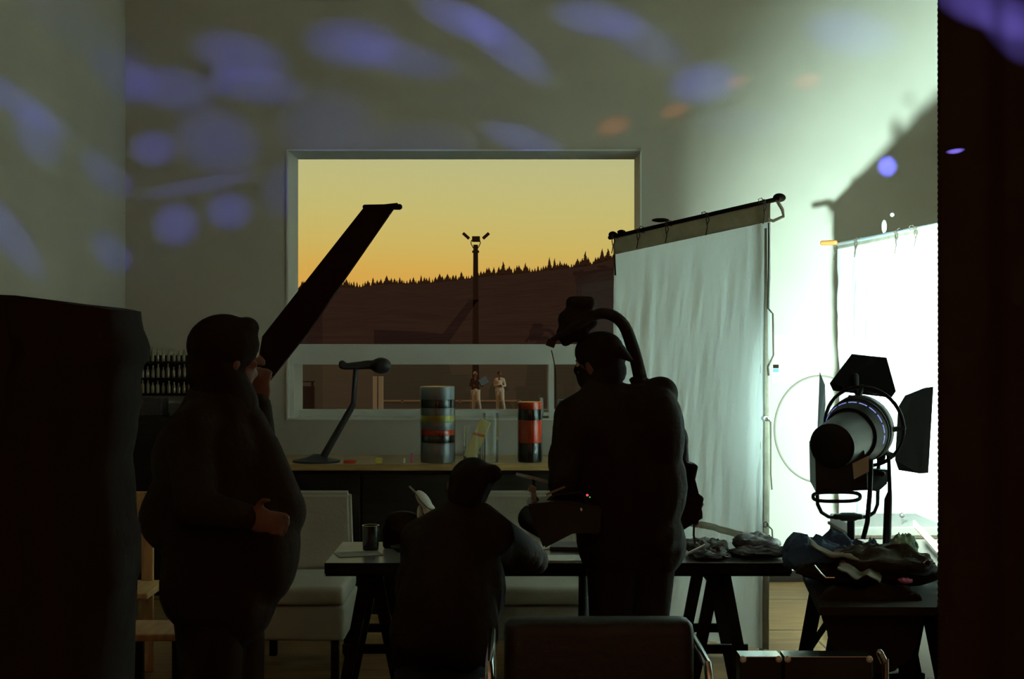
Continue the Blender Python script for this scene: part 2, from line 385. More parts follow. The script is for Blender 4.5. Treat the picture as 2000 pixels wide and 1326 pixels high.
def head(b, c, look, up, k=1.0):
    """skull, jaw, nose, lips, ears, brow"""
    y = Vector(look).normalized(); z = Vector(up); z = (z-y*z.dot(y)).normalized(); x = y.cross(z)
    R = Matrix((x, y, z)).transposed(); c = Vector(c)
    P = lambda a, b_, d: c+(x*a+y*b_+z*d)*k
    b.ell(P(0, -.012, .025), (.076*k, .096*k, .092*k), R); b.ell(P(0, .022, -.045), (.055*k, .062*k, .062*k), R)
    b.ell(P(0, .045, -.088), (.032*k, .030*k, .022*k), R); b.ell(P(0, .072, .022), (.05*k, .02*k, .014*k), R)
    b.cap(P(0, .086, .01), P(0, .108, -.028), .008*k, .014*k, 8)
    b.ell(P(0, .084, -.058), (.024*k, .010*k, .007*k), R); b.ell(P(0, .082, -.068), (.021*k, .010*k, .007*k), R)
    for s in (-1, 1): b.ell(P(.076*s, -.008, -.012), (.010*k, .020*k, .032*k), R); b.ell(P(.036*s, .066, -.028), (.02*k, .014*k, .014*k), R)
    return P, R

def person(lab, J, look, base, cap_fn=None, jr=1.0, vox=.010, jac='black', tro='black2', coat_extra=None, skin='skin', k=1.0, curl=(.6, .6), palms=((1, 0, 0), (-1, 0, 0)), handd=(None, None), hands=True, skirt=0):
    """J: joints. Body is one fused surface; clothing, cap and hair are its children."""
    b = MB(); up = Vector(J['head'])-Vector(J['neck'])
    P, R = head(b, J['head'], look, up if up.length > .01 else (0, 0, 1), k)
    V = {a: Vector(c) for a, c in J.items()}
    b.cap(V['neck'], V['head']-up.normalized()*.05, .058*k, .05*k); b.cap(V['neck'], V['chest'], .07*k, .11*k); b.cap(V['chest'], V['pelvis'], .12*k, .13*k)
    for s in 'LR':
        b.cap(V['sh'+s], V['el'+s], .047*k, .038*k); b.cap(V['el'+s], V['wr'+s], .038*k, .027*k); b.cap(V['neck'], V['sh'+s], .05*k, .05*k)
        b.cap(V['hip'+s], V['kn'+s], .08*k, .055*k); b.cap(V['kn'+s], V['an'+s], .052*k, .036*k)
        b.cap(V['pelvis'], V['hip'+s], .1*k, .085*k)
        i = 0 if s == 'L' else 1
        d = handd[i] or (V['wr'+s]-V['el'+s])
        if hands: hand(b, V['wr'+s], d, palms[i], 1 if s == 'L' else -1, curl[i], k)
    body = b.build('person', skin, None, True, remesh=vox*.7)
    # origin at the feet
    off = Vector(base)-WL[body.name]; 
    for v in body.data.vertices: v.co -= off
    body.location = base; WL[body.name] = Vector(base)
    tag(body, lab, 'person')
    # jacket
    b = MB(); q = jr
    b.cap(V['neck']-Vector((0, 0, .01)), V['chest'], .075*q*k, .155*q*k); b.cap(V['chest'], V['pelvis'], .165*q*k, .165*q*k)
    for s in 'LR':
        b.cap(V['neck'], V['sh'+s], .075*q*k, .082*q*k); b.cap(V['sh'+s], V['el'+s], .080*q*k, .062*q*k); b.cap(V['el'+s], V['wr'+s], .060*q*k, .043*q*k)
        b.cap(V['chest'], V['sh'+s], .14*q*k, .08*q*k); b.cap(V['chest'], V['pelvis']+(V['hip'+s]-V['pelvis'])*1.0, .15*q*k, .15*q*k)
    if coat_extra: coat_extra(b, V)
    b.build('jacket', jac, body, True, remesh=vox)
    b = MB()
    for s in 'LR':
        b.cap(V['pelvis'], V['hip'+s], .145*k, .125*k); b.cap(V['hip'+s], V['kn'+s], .115*k, .082*k); b.cap(V['kn'+s], V['an'+s]+Vector((0, 0, .02)), .082*k, .066*k)
    b.build('trousers', tro, body, True, remesh=vox)
    for s in 'LR':
        a = V['an'+s]; fd = Vector(J.get('toe', (look[0], look[1], 0))); fd.z = 0; fd.normalize()
        b = MB(); b.cap((a.x, a.y, a.z-.035), (a.x+fd.x*.15*k, a.y+fd.y*.15*k, a.z-.05), .048*k, .036*k); b.ell((a.x, a.y, a.z), .05*k)
        b.build('shoe', 'leather', body, True, remesh=.012*k)
    for s in (-1, 1):
        MB().ell(P(.031*s, .074, .004), .0125*k).build('eye', 'pale', body, True)
    if cap_fn: cap_fn(body, P, R, k)
    return body

# camera operator: seen from behind, turned to the left, in padded jacket and cap worn forward; black shell added to keep the face dark
OD = 5.75
def w5(px, py, d=0): return W(px, py, OD+d)
J = dict(head=w5(1168, 708), neck=w5(1180, 775), chest=w5(1200, 862), pelvis=w5(1232, 1040), shL=w5(1120, 815, -.10), shR=w5(1272, 800, .10),
         elL=w5(1100, 945, -.16), elR=w5(1262, 950, .05), wrL=w5(1118, 1010, -.02), wrR=w5(1165, 1000, .20),
         hipL=w5(1198, 1062, -.02), hipR=w5(1270, 1062, .04), knL=w5(1192, 1250, -.06), knR=w5(1262, 1255, .04), anL=(.40, OD, .09), anR=(.56, OD+.08, .09), toe=(-.7, .5, 0))
def cap_op(body, P, R, k):
    b = MB(); b.ell(P(0, -.015, .045), (.088, .108, .082), R); b.ell(P(0, -.03, .01), (.086, .095, .07), R)
    b.build('knit_cap', 'black2', body, True, remesh=.008)
    b = MB(); b.cap(P(0, -.10, .05), P(0, -.165, -.012), .02, .009); b.cap(P(.04, -.09, .045), P(0, -.165, -.012), .02, .009); b.cap(P(-.04, -.09, .045), P(0, -.165, -.012), .02, .009)
    b.build('cap_visor', 'black2', body, True, remesh=.008)
    MB().ell(P(0, -.04, -.04), (.079, .078, .07), R).build('hair', 'hair', body, True)
    b = MB(); b.ell(P(0, .03, -.05), (.064, .078, .075), R); b.ell(P(0, .05, -.02), (.05, .07, .04), R); b.build('face_shade_shell', 'black2', body, True, remesh=.006)  # last shell is added in place of the shade on the face
def coat_op(b, V):
    b.cap(w5(1225, 800), w5(1290, 770, .05), .10, .075); b.ell(w5(1290, 850), (.10, .16, .20)); b.ell(w5(1255, 950), (.185, .17, .24)); b.ell(w5(1180, 935), (.17, .17, .2))
    b.cap(w5(1180, 800), w5(1140, 900), .13, .15); b.ell(w5(1245, 1040), (.19, .17, .12)); b.cap(w5(1195, 1010), w5(1180, 1045), .1, .1); b.cap(w5(1178, 760), w5(1190, 800), .085, .11)
person('person with backward cap and bulky black jacket, carrying a camera before the white silk', J, (-.75, .6, -.12), (.48, OD+.05, 0), cap_op, 1.0, .011,
       coat_extra=coat_op, curl=(.9, .9), palms=((.3, .9, .2), (-.2, -.9, .2)), handd=(Vector((-.5, .3, -.3)), Vector((-.9, -.2, -.2))))

# support rig: back plate, arched arm, suspension line
rig = thing('camera_support_rig', 'black arched support arm curving over the operator from a back harness', 'camera rig', w5(1290, 900, .12))
pts = [w5(1262, 790, .05), w5(1252, 745, .04), w5(1243, 705, .03), w5(1232, 668, .02), w5(1219, 636, .0), w5(1200, 618, -.02), w5(1178, 612, -.04), w5(1155, 618, -.05), w5(1132, 632, -.06), w5(1112, 645, -.07), w5(1092, 658, -.08)]
sm = []
for i in range(len(pts)-1):
    p0 = pts[max(0, i-1)]; p1 = pts[i]; p2 = pts[i+1]; p3 = pts[min(len(pts)-1, i+2)]
    for t in (0, .33, .66): sm.append(.5*((2*p1)+(p2-p0)*t+(2*p0-5*p1+4*p2-p3)*t*t+(-p0+3*p1-3*p2+p3)*t*t*t))
sm.append(pts[-1]); n = len(sm)
MB().tube(sm, [.029-.012*i/n for i in range(n)], 14).build('arm', 'black', rig, True)
b = MB()
for i in range(5): b.ell(w5(1248+i*6, 742+i*7, .04), (.042+.004*i, .04, .018))
b.build('arm_collar', 'black', rig, True, remesh=.008)
b = MB(); b.cap(w5(1255, 770, .08), w5(1292, 775, .1), .055, .05); b.cap(w5(1292, 772, .1), w5(1300, 790, .1), .05, .03); b.cap(w5(1270, 790, .12), w5(1322, 860, .12), .06, .05); b.cap(w5(1322, 850, .12), w5(1325, 950, .12), .045, .05)
b.build('harness_pack', 'black', rig, True, remesh=.01)
b = MB(); b.box(w5(1076, 670, -.09), (.036, .03, .030), Matrix.Rotation(.35, 3, 'Y'), .004); b.cap(w5(1092, 655, -.08), w5(1080, 664, -.09), .012, .012); b.build('pulley_block', 'plastic', rig)
b = MB(); b.tube([w5(1077, 684, -.09), w5(1082, 706, -.09), w5(1085, 730, -.09), w5(1086, 860, -.12), w5(1086, 965, -.15)], .0022, 6); b.build('suspension_line', 'rope', rig)
b = MB(); b.cap(w5(1118, 592, -.02), w5(1150, 592, -.02), .03, .03); b.cap(w5(1110, 625, -.02), w5(1150, 625, -.02), .045, .04); b.cap(w5(1102, 652, -.04), w5(1135, 652, -.03), .035, .035); b.ell(w5(1105, 672, -.05), (.02, .02, .012))
b.build('arm_cover', 'black2', rig, True, remesh=.01)
pk = thing('waist_pouch', 'black belt pouch with dangling strap at the camera operator\'s lower back', 'pouch', w5(1350, 1025, .1))
b = MB(); b.box(w5(1338, 935, .1), (.07, .12, .14), Matrix.Rotation(.22, 3, 'Y'), .015); b.box(w5(1343, 990, .1), (.10, .13, .12), Matrix.Rotation(.22, 3, 'Y'), .015); b.prism([w5(1318, 925, .04), w5(1338, 900, .04), w5(1352, 912, .04), w5(1365, 965, .04), w5(1372, 1002, .04), w5(1372, 1012, .04), w5(1335, 1035, .04), w5(1310, 1035, .04)], (0, .12, 0))
b.build('bag', 'black', pk)
b = MB(); b.tube([w5(1356, 1020, .1), w5(1355, 1045, .1), w5(1358, 1062, .1)], .005, 6); b.build('strap', 'rope', pk); b = MB(); b.tube([w5(1366, 978, .1), w5(1374, 984, .1), w5(1371, 990, .1), w5(1365, 985, .1)], .0025, 6, True); b.build('strap_ring', 'chrome', pk)

# film camera held at the waist
fc = thing('film_camera', 'black film camera hanging low in front of the operator with small red and green lights', 'camera', w5(1100, 1070, -.1))
b = MB(); b.prism([w5(1028, 985, -.28), w5(1100, 978, -.28), w5(1175, 990, -.28), w5(1172, 1045, -.28), w5(1118, 1038, -.28), w5(1062, 1072, -.28)], (0, .22, 0))
bmesh.ops.bevel(b.bm, geom=list(b.bm.edges), offset=.008, segments=2, affect='EDGES'); b.build('camera_body', 'plastic', fc)
MB().cone(w5(1062, 1030, -.17), w5(1036, 1010, -.05), .045, .055).build('lens', 'plastic', fc, True)
b = MB(); b.tube([w5(1065, 985, -.2), w5(1085, 966, -.2), w5(1135, 962, -.2), w5(1150, 985, -.2)], .010, 8); b.build('top_handle', 'metalb', fc, True)
b = MB(); b.box(w5(1039, 955, -.2), (.028, .02, .026), Matrix.Rotation(.5, 3, 'Y'), .003); b.box(w5(1043, 970, -.2), (.02, .02, .03), None, .003); b.box(w5(1085, 958, -.22), (.08, .012, .008), Matrix.Rotation(-.4, 3, 'Y')); b.build('mount_clamp', 'dpaper', fc)
MB().ell(w5(1147, 967, -.3), .005).build('record_light', 'ledr', fc); MB().ell(w5(1152, 971, -.3), .003).build('power_light', 'ledg', fc)
MB().ell(w5(1135, 996, -.3), (.006, .008, .011)).build('silver_knob', 'chrome', fc, True)
b = MB(); c = w5(1042, 934, -.1); b.box(c, (.115, .09, .012), Matrix.Rotation(math.radians(14), 3, 'Y') @ Matrix.Rotation(math.radians(-6), 3, 'X') @ Matrix.Rotation(.5, 3, 'Z'), .002); b.build('monitor', 'greyb', fc)
MB().tube([w5(1042, 938, -.1), w5(1044, 968, -.15), w5(1060, 990, -.2)], .006, 8).build('monitor_arm', 'metalb', fc)

# left person, hooded, gripping a long flag board
LD = 4.5
def w4(px, py, d=0): return W(px, py, LD+d)
J = dict(head=w4(448, 695), neck=w4(435, 790), chest=w4(425, 890), pelvis=w4(425, 1130), shL=w4(375, 845, -.12), shR=w4(475, 850, .12),
         elL=w4(380, 990, -.2), elR=w4(520, 985, .05), wrL=w4(480, 1010, -.22), wrR=w4(505, 790, .18),
         hipL=w4(405, 1150, -.06), hipR=w4(448, 1150, .06), knL=(-.93, LD-.08, .48), knR=(-.88, LD+.08, .48), anL=(-.95, LD-.1, .09), anR=(-.88, LD+.1, .09), toe=(.9, .3, 0))
def cap_l(body, P, R, k):
    b = MB(); b.ell(P(0, -.02, .035), (.098, .118, .10), R); b.ell(w4(465, 648, 0), (.06, .07, .045)); b.ell(w4(482, 640), (.04, .05, .035)); b.ell(P(0, -.05, -.04), (.09, .09, .10), R)
    b.cap(P(0, -.04, -.06), P(0, -.02, -.16), .09, .11); b.build('hood', 'black2', body, True, remesh=.009)
def coat_l(b, V):
    b.cap(w4(430, 800), w4(400, 900), .12, .17); b.cap(w4(395, 905), w4(345, 1010), .12, .12); b.ell(w4(430, 1010), (.20, .17, .24)); b.ell(w4(520, 1060), (.11, .15, .20)); b.ell(w4(440, 1150), (.17, .17, .2)); b.cap(w4(500, 880), w4(545, 1000), .08, .09)
    b.cap(w4(480, 830), w4(510, 880), .07, .06)
person('person in dark hooded coat at left, gripping the long black flag board', J, (.86, .5, .05), (-.9, LD, 0), cap_l, 1.0, .012, coat_extra=coat_l,
       curl=(.5, 1.0), palms=((0, -1, 0), (0, 1, 0)), handd=(None, Vector((.05, .1, 1))))
fb = thing('flag_board', 'long narrow black flag board raised diagonally across the window', 'flag board', w4(512, 760, .25))
q = [w4(712, 403, .28), w4(776, 396, .28), w4(782, 400, .28), w4(600, 650, .28), w4(525, 745, .28), w4(495, 760, .28), w4(500, 688, .28), w4(512, 657, .28)]
MB().prism([q[0], q[1], q[3], q[4], q[5], q[7]], (0, .03, 0)).build('panel', 'black2', fb)
b = MB(); b.cap(q[0]+Vector((0, .01, -.001)), q[2]+Vector((-.004, .01, -.006)), .008, .010); b.build('frame_rod', 'black2', fb, True)

# person bent over the table, back to us
MD = 5.55
def w6(px, py, d=0): return W(px, py, MD+d)
J = dict(head=w6(915, 952, .05), neck=w6(895, 1010), chest=w6(882, 1070, -.02), pelvis=w6(865, 1220, -.1), shL=w6(820, 1055, 0), shR=w6(945, 1045, .05),
         elL=w6(812, 1130, .2), elR=w6(1022, 1095, .45), wrL=w6(860, 1090, .72), wrR=w6(985, 1088, .80),
         hipL=w6(835, 1235, -.1), hipR=w6(900, 1235, -.1), knL=(-.42, MD+.38, .52), knR=(-.14, MD+.38, .52), anL=(-.42, MD+.42, .09), anR=(-.14, MD+.42, .09), toe=(0, 1, 0))
def cap_m(body, P, R, k):
    b = MB(); b.ell(P(0, -.02, .02), (.088, .108, .10), R); b.ell(P(.0, -.075, .05), .045); b.ell(P(.06, -.03, .075), (.05, .05, .04)); b.ell(P(0, -.04, -.04), (.075, .08, .07), R)
    b.build('hair', 'hair', body, True, remesh=.009)
def coat_m(b, V):
    b.cap(w6(940, 1010), w6(1030, 1085, .35), .06, .07); b.ell(w6(880, 1150), (.22, .17, .26)); b.cap(w6(1030, 1085, .4), w6(1045, 1095, .45), .06, .06); b.cap(w6(900, 1010), w6(960, 1045), .08, .09)
person('person sitting low at the trestle table with their back turned and one arm reaching right', J, (-.15, 1, -.25), (-.27, MD, 0), cap_m, 1.0, .011, coat_extra=coat_m,
       curl=(.4, .4), palms=((0, 0, -1), (0, 0, -1)), handd=(Vector((.3, 1, .0)), Vector((-.5, 1, .0))))
st = thing('stool', 'low black stool under the person sitting at the table', 'stool', (-.27, MD-.12, 0))
MB().cone((-.27, MD-.12, .40), (-.27, MD-.12, .45), .18, .18, 28).build('seat', 'leather', st, True)
for a in range(4):
    c, s = math.cos(a*1.57+.78), math.sin(a*1.57+.78); MB().cap((-.27+.13*c, MD-.12+.13*s, .40), (-.27+.19*c, MD-.12+.19*s, .012), .012, .012, 8).build('leg', 'metalb', st, True)

# the two walkers out in the yard
def walker(px, lab, board):
    D = 61.5; B = W(px, 803, D); B.z = -1.38; s = .965
    p = lambda x, y, z: B+Vector((x*s, y*s, z*s))
    J = dict(head=p(.0, 0, 1.66), neck=p(-.02, 0, 1.48), chest=p(-.02, 0, 1.28), pelvis=p(0, 0, .96), shL=p(-.17, 0, 1.42), shR=p(.17, 0, 1.42),
             elL=p(-.24, .05, 1.14), elR=p(.25, -.05, 1.14), wrL=p(-.02, -.22, 1.16) if not board else p(-.1, -.15, 1.15), wrR=p(.10, -.24, 1.12) if not board else p(.34, -.25, 1.13),
             hipL=p(-.09, 0, .92), hipR=p(.09, 0, .92), knL=p(-.08, .05, .5), knR=p(.13, -.12, .5), anL=p(-.1, .12, .09), anR=p(.2, .05, .09), toe=(.4, -1, 0))
    o = person(lab, J, (.6, -.8, 0), B, lambda body, P, R, k: MB().ell(P(0, -.03, .035), (.085, .10, .085), R).build("hair", "pale" if board else "hair", body, True), .8, .02, jac="black" if board else "pale", tro="pale")
    if board:
        a = p(.36, -.30, 1.36); MB().box(a, (.36, .03, .30), Matrix.Rotation(-.5, 3, 'Y'), .004).build('held_folder', 'bluec', o)
walker(929, 'pale-haired person out in the yard holding a blue board against the chest', True)
walker(976, 'person in pale clothing outside, right of the one with the blue board', False)

# ------------------------------------------------------------ silks
def rope_loop(p, s=1.0, tail=.12, dirx=1):
    b = MB(); p = Vector(p)
    b.tube([p, p+Vector((.015*dirx, -.012, .02))*s, p+Vector((.035*dirx, -.012, .012))*s, p+Vector((.03*dirx, -.012, -.012))*s, p+Vector((.008*dirx, -.012, -.006))*s], .0028, 6)
    b.tube([p, p+Vector((-.004, -.014, -.03)), p+Vector((.002, -.014, -tail*.6)), p+Vector((-.006, -.014, -tail))], .0028, 6)
    b.tube([p+Vector((.004, -.01, 0)), p+Vector((.012, -.014, -.03)), p+Vector((.002, -.014, -.055))], .0028, 6)
    b.ell(p+Vector((0, -.012, 0)), (.010, .008, .012), seg=8); return b
def silk(name, lab, TL, TR, BL, BR, mt, amp, pipe_r, hem_h, ties, seed, pipecol, hemw=.0, fold=0):
    TL, TR, BL, BR = map(Vector, (TL, TR, BL, BR)); nrm = (TR-TL).cross(BL-TL).normalized()
    if nrm.y > 0: nrm = -nrm
    t = thing(name, lab, 'diffusion frame', ((TL.x+TR.x)/2, (TL.y+TR.y)/2, min(BL.z, BR.z)))
    def S_(u, v): return (TL*(1-u)+TR*u)*(1-v)+(BL*(1-u)+BR*u)*v
    def disp(u, v):
        k = min(1, v*5+.15)
        d = math.sin(u*37+2*nz(u*3, v*1.5, seed)*3)*.35+math.sin(u*83+v*3+seed)*.16+nz(u*11, v*1.6, seed)*1.4+nz(u*26+v*7, v*5, seed)*.7
        d += fold*math.exp(-((u-.93+.12*v)**2)/.0012)*1.2+nz(u*60+v*14, v*20, seed)*.22
        return d*amp*k
    v0 = hem_h/(TL-BL).length
    MB().grid(170, 190, lambda u, v: S_(u, v0+(1-v0)*v)+nrm*disp(u, v)).build('cloth', mt, t, True)
    MB().grid(80, 4, lambda u, v: S_(u, v0*v*1.04)+nrm*(.004+disp(u, 0)*v*.7)).build('top_hem', 'hem', t, True, solid=.004)
    ext = (TR-TL).normalized()
    b = MB(); b.cap(TL-ext*.03, TR+ext*.05, pipe_r, pipe_r); b.build('crossbar', pipecol, t, True)
    for u in ties: rope_loop(S_(u, 0)+nrm*.02, 1.0+.5*nz(u*9, seed), .10+.05*abs(nz(u*20, 1)), 1 if u < .5 else -1).build('rope_tie', 'rope', t, True)
    return t, S_, nrm, disp
TLp = W(1200, 462, 8.2); TRp = W(1505, 392, 7.6); BLp = W(1185, 1225, 8.2); BRp = W(1500, 1268, 7.6)
t1, S1, n1, d1 = silk('diffusion_silk', 'tall translucent white silk on a slanted dark crossbar in the middle of the set', TLp, TRp, BLp, BRp, 'silk', .013, .013, .10, (.0, .17, .36, .62, .97), 2.0, 'black2', fold=1)
MB().grid(3, 60, lambda u, v: S1(.972+.036*u*(.35+.65*min(1, v*1.7)), .06+.94*v)+n1*(.012+d1(1, v)*.6)).build('side_hem', 'hem', t1, True, solid=.004)
MB().grid(60, 2, lambda u, v: S1(u*.985, .733+.013*math.sin(u*7+1.2)-.006*u+v*.016)+n1*(.004+d1(u, .75))).build('seam_band', 'hem', t1, True, solid=.002, label='grey seam band across the lower silk').data.materials[0] = mat('seam_cloth', (.62, .62, .56), .9, trans=.5)
for py, v in ((566, .18), (690, .35), (820, .485), (1028, .72)):
    p = S1(.992, v)+n1*.02
    if v > .4: b = MB(); b.tube([p+Vector((.012*math.cos(a*math.tau/12), -.004, .012*math.sin(a*math.tau/12))) for a in range(12)], .004, 6, True); b.build('grommet', 'chrome', t1, True)
b = MB(); p = S1(1.0, .24)+n1*.02
b.tube([S1(1.0, .05)+n1*.02, S1(1.002, .15)+n1*.02, S1(1.0, .24)+n1*.02, p+Vector((.025, 0, -.03)), p+Vector((.028, 0, -.25)), S1(1.002, .37)+n1*.02, S1(1.006, .39)+n1*.02], .005, 8)
b.build('lacing_rope', 'rope', t1, True); b = MB(); p = S1(.997, .485)+n1*.02; b.tube([p, p+Vector((.02, 0, -.02)), p+Vector((.02, 0, -.3)), p+Vector((.026, 0, -.38))], .004, 8)
b.build('lacing_rope', 'rope', t1, True); b = MB(); p = S1(.997, .72)+n1*.02; b.tube([p, p+Vector((.03, 0, -.03)), p+Vector((.036, 0, -.14))], .004, 8); b.build('lacing_rope', 'rope', t1, True); b = MB(); b.tube([S1(0, .02), S1(.005, .06), S1(.012, .1)], .006, 8)
b.build('lacing_rope', 'rope', t1, True)
b = MB(); p = TRp+Vector((.03, -.02, .0)); b.tube([p, p+Vector((.03, 0, -.05)), p+Vector((.035, 0, -.085)), p+Vector((-.02, 0, -.11)), p+Vector((-.05, 0, -.10))], .009, 8); b.build('webbing_strap', 'hem', t1, True)
for c_, r_ in ((TRp+Vector((.045, -.01, .015)), (.035, .025, .024)), (W(1290, 430, 8.0), (.05, .02, .012)), (TLp+Vector((-.01, -.01, .01)), (.025, .02, .02)), (TLp+Vector((.04, -.01, .025)), (.025, .02, .014))): MB().ell(c_, r_).build('bar_clamp', 'black2', t1, True)
# its two legs carry the crossbar
for P0 in (TLp+Vector((-.0, .05, 0)), TRp+Vector((.01, .05, 0))):
    MB().cone((P0.x+(.03 if P0.y > 7.9 else -.05), P0.y, .0), (P0.x+(.03 if P0.y > 7.9 else -.05), P0.y, P0.z), .014, .012, 12).build('upright', 'hem', t1, True)

A = Vector((2.0, 9.07, 2.335)); B2 = Vector((2.34, 7.0, 2.335))
t2, S2, n2, d2 = silk('diffusion_silk', 'brightly lit white silk hung on a level crossbar behind the film lamp', A+Vector((.07, -.02, -.01)), B2, A+Vector((.09, -.02, -1.75)), B2+Vector((0, 0, -1.85)), 'silk2', .02, .012, .03, (.0, .17, .47, .6), 5.0, 'greyb')
MB().cap(A+Vector((-.02, 0, 0)), A+Vector((.05, -.05, 0)), .016, .016).build('red_end_sleeve', 'orange', t2, True)
b = MB(); b.tube([S2(.0, .5), S2(.002, .56), S2(0, .64), S2(.004, .7), S2(.0, .76)], .004, 6); b.ell(S2(.02, .5), .012); b.build('lacing_rope', 'rope', t2, True)
b = MB(); p = S2(.37, .0)+Vector((0, 0, .05)); b.ell(p, (.015, .02, .04)); b.ell(p+Vector((.02, -.1, .06)), .012); b.build('bar_clamp', 'alu', t2, True)
for P0 in (A+Vector((.10, -.0, 0)), B2+Vector((.06, 0, 0))):
    MB().cone((P0.x, P0.y, 0), (P0.x, P0.y, P0.z), .012, .012, 12).build('upright', 'greyb', t2, True)

# ------------------------------------------------------------ the film lamp
LD2 = 6.05
lb = W(1650, 1240, LD2); base = Vector((lb.x, LD2, 0))
fl = thing('film_lamp', 'large black film lamp with open barn doors glaring at the bright silk', 'film lamp', base)
rear = W(1630, 868, LD2-.27)
ax_ = (LC-rear).normalized(); X_ = Vector((0, 0, 1)).cross(ax_).normalized()*-1; Z_ = X_.cross(ax_)*1.0
if Z_.z < 0: Z_ = -Z_
RM = Matrix((X_, ax_, Z_)).transposed()
def L(x, y, z): return LC+X_*x+ax_*y+Z_*z
if (X_.x < 0): X_ = -X_
b = MB(); b.cone(rear-ax_*.03, L(0, -.10, 0), .094, .105, 32); b.cone(L(0, -.14, 0), L(0, -.05, 0), .115, .138, 32)
b.build('housing', 'metalb', fl, True)
# open front shell, so that the light leaves only forwards
b = MB(); b.cone(L(0, -.05, 0), L(0, .0, 0), .138, .142, 40, False); b.cone(L(0, -.055, 0), L(0, -.045, 0), .138, .138, 40); b.build('lens_barrel', 'metalb', fl, True, solid=.004)
b = MB(); b.ell(rear-ax_*.03, (.094, .02, .094), RM, 24); b.build('rear_cap', 'metalb', fl, True)
for k in range(11):
    a0 = math.radians(-20+k*20.5); a1 = a0+math.radians(16)
    pts = [L(.126*math.cos(a), -.085, .126*math.sin(a)) for a in [a0+(a1-a0)*i/5 for i in range(6)]]
    MB().tube(pts, .0045, 6).build('vent_slot', 'slot', fl, True)
# accessory ring
pts = [L(.172*math.cos(a/40*math.tau), .035, .172*math.sin(a/40*math.tau)) for a in range(40)]
MB().tube(pts, .008, 8, True).build('barn_door_ring', 'metalb', fl, True)
b = MB()
for a in (90, 0, 200, 315): c, s = math.cos(math.radians(a)), math.sin(math.radians(a)); b.cap(L(.135*c, -.01, .135*s), L(.172*c, .035, .172*s), .012, .010, 8)
b.build('ring_bracket', 'metalb', fl, True)
# doors (real plates at their own place)
def plate(name, pts, off, lab=None): return MB().prism(pts, off).build(name, 'door', fl, label=lab)
F = LD2+.12
plate('barn_door', [W(1621, 750, F-.02), W(1664, 693, F+.18), W(1732, 700, F+.18), W(1750, 764, F), W(1741, 777, F-.04), W(1627, 763, F-.04)], Vector((0, .004, .004)))
plate('barn_door', [W(1754, 795, F-.05), W(1768, 772, F+.0), W(1806, 757, F+.12), W(1822, 755, F+.15), W(1812, 924, F+.15), W(1797, 925, F+.1), W(1755, 918, F-.0), W(1748, 898, F-.05)], Vector((.004, .004, 0)))
plate('barn_door', [W(1601, 727, F+.10), W(1611, 752, F+.15), W(1612, 790, F+.17), W(1606, 850, F+.15), W(1596, 850, F-.06)], Vector((.003, .01, 0)))
b = MB(); b.cap(W(1674, 772, F-.05), W(1671, 735, F+.04), .009, .014, 8); b.cap(W(1660, 775, F-.05), W(1685, 779, F-.05), .008, .008, 8); b.build('door_hinge', 'metalb', fl, True)
for p_ in (W(1647, 758, F-.03), W(1720, 765, F-.03)): MB().box(p_, (.006, .014, .014)).build('door_stud', 'metalb', fl)
# ballast box under the barrel
b = MB(); b.prism([W(1592, 880, LD2-.25), W(1688, 880, LD2-.25), W(1692, 905, LD2-.25), W(1694, 957, LD2-.25), W(1594, 962, LD2-.25)], (.03, .26, .02)); b.build('ballast_box', 'plastic', fl)
b = MB(); b.prism([W(1665, 905, LD2-.262), W(1697, 890, LD2-.262), W(1697, 921, LD2-.262), W(1668, 936, LD2-.262)], (.0, .003, 0)); b.build('rating_plate', 'pale', fl, label='pale metal rating plate')
b = MB(); b.prism([W(1695, 915, LD2-.02), W(1738, 918, LD2+.02), W(1732, 945, LD2+.02), W(1715, 960, LD2), W(1694, 957, LD2-.02)], (0, .1, 0)); b.build('side_bracket', 'metalb', fl)
# rear loop handle
pts = []
for a in range(32):
    t = a/32*math.tau; c, s = math.cos(t), math.sin(t)
    px = 1634+(34*(1 if c > 0 else -1)+14*c); px = 1634+46*(abs(c)**.6)*(1 if c > 0 else -1)
    pts.append(W(px, 970+9*(abs(s)**.7)*(1 if s > 0 else -1), LD2-.30-.03*s))
MB().tube(pts, .0075, 8, True).build('rear_handle', 'metalb', fl, True)
# yoke and spigot
yk = [W(1596, 955, LD2-.1), W(1597, 985, LD2-.1), W(1604, 1000, LD2-.09), W(1618, 1009, LD2-.05), W(1655, 1012, LD2), W(1695, 1009, LD2+.02), W(1708, 1000, LD2+.03), W(1714, 985, LD2+.03), W(1716, 900, LD2+.03), W(1732, 845, LD2+.0)]
MB().tube(yk, .008, 10).build('yoke', 'metalb', fl, True)
MB().tube([W(1702, 870, LD2-.06), W(1699, 960, LD2-.06), W(1694, 1020, LD2-.06), W(1686, 1052, LD2-.05)], .0105, 10).build('yoke_arm', 'metalb', fl, True)
b = MB(); b.cap(W(1632, 1009, LD2-.04), W(1680, 1009, LD2), .013, .013); b.cap(W(1645, 1009, LD2-.02), W(1668, 1009, LD2), .019, .019); b.build('yoke_clamp', 'metalb', fl, True, remesh=.004)
b = MB(); b.ell(W(1720, 890, LD2), (.022, .02, .026)); b.ell(W(1724, 925, LD2), .012); b.build('tilt_knob', 'plastic', fl, True)
b = MB(); sp = W(1662, 1016, LD2); b.cone((sp.x, sp.y, .12), (sp.x, sp.y, sp.z), .022, .016, 16); b.build('stand_column', 'metalb', fl, True)
for a in (.15, 1.57, 2.99):
    c, s = math.cos(a), math.sin(a); MB().cap((sp.x+.03*c, sp.y+.03*s, .62), (sp.x+.42*c, sp.y+.42*s, .015), .014, .014, 10).build('stand_leg', 'metalb', fl, True)
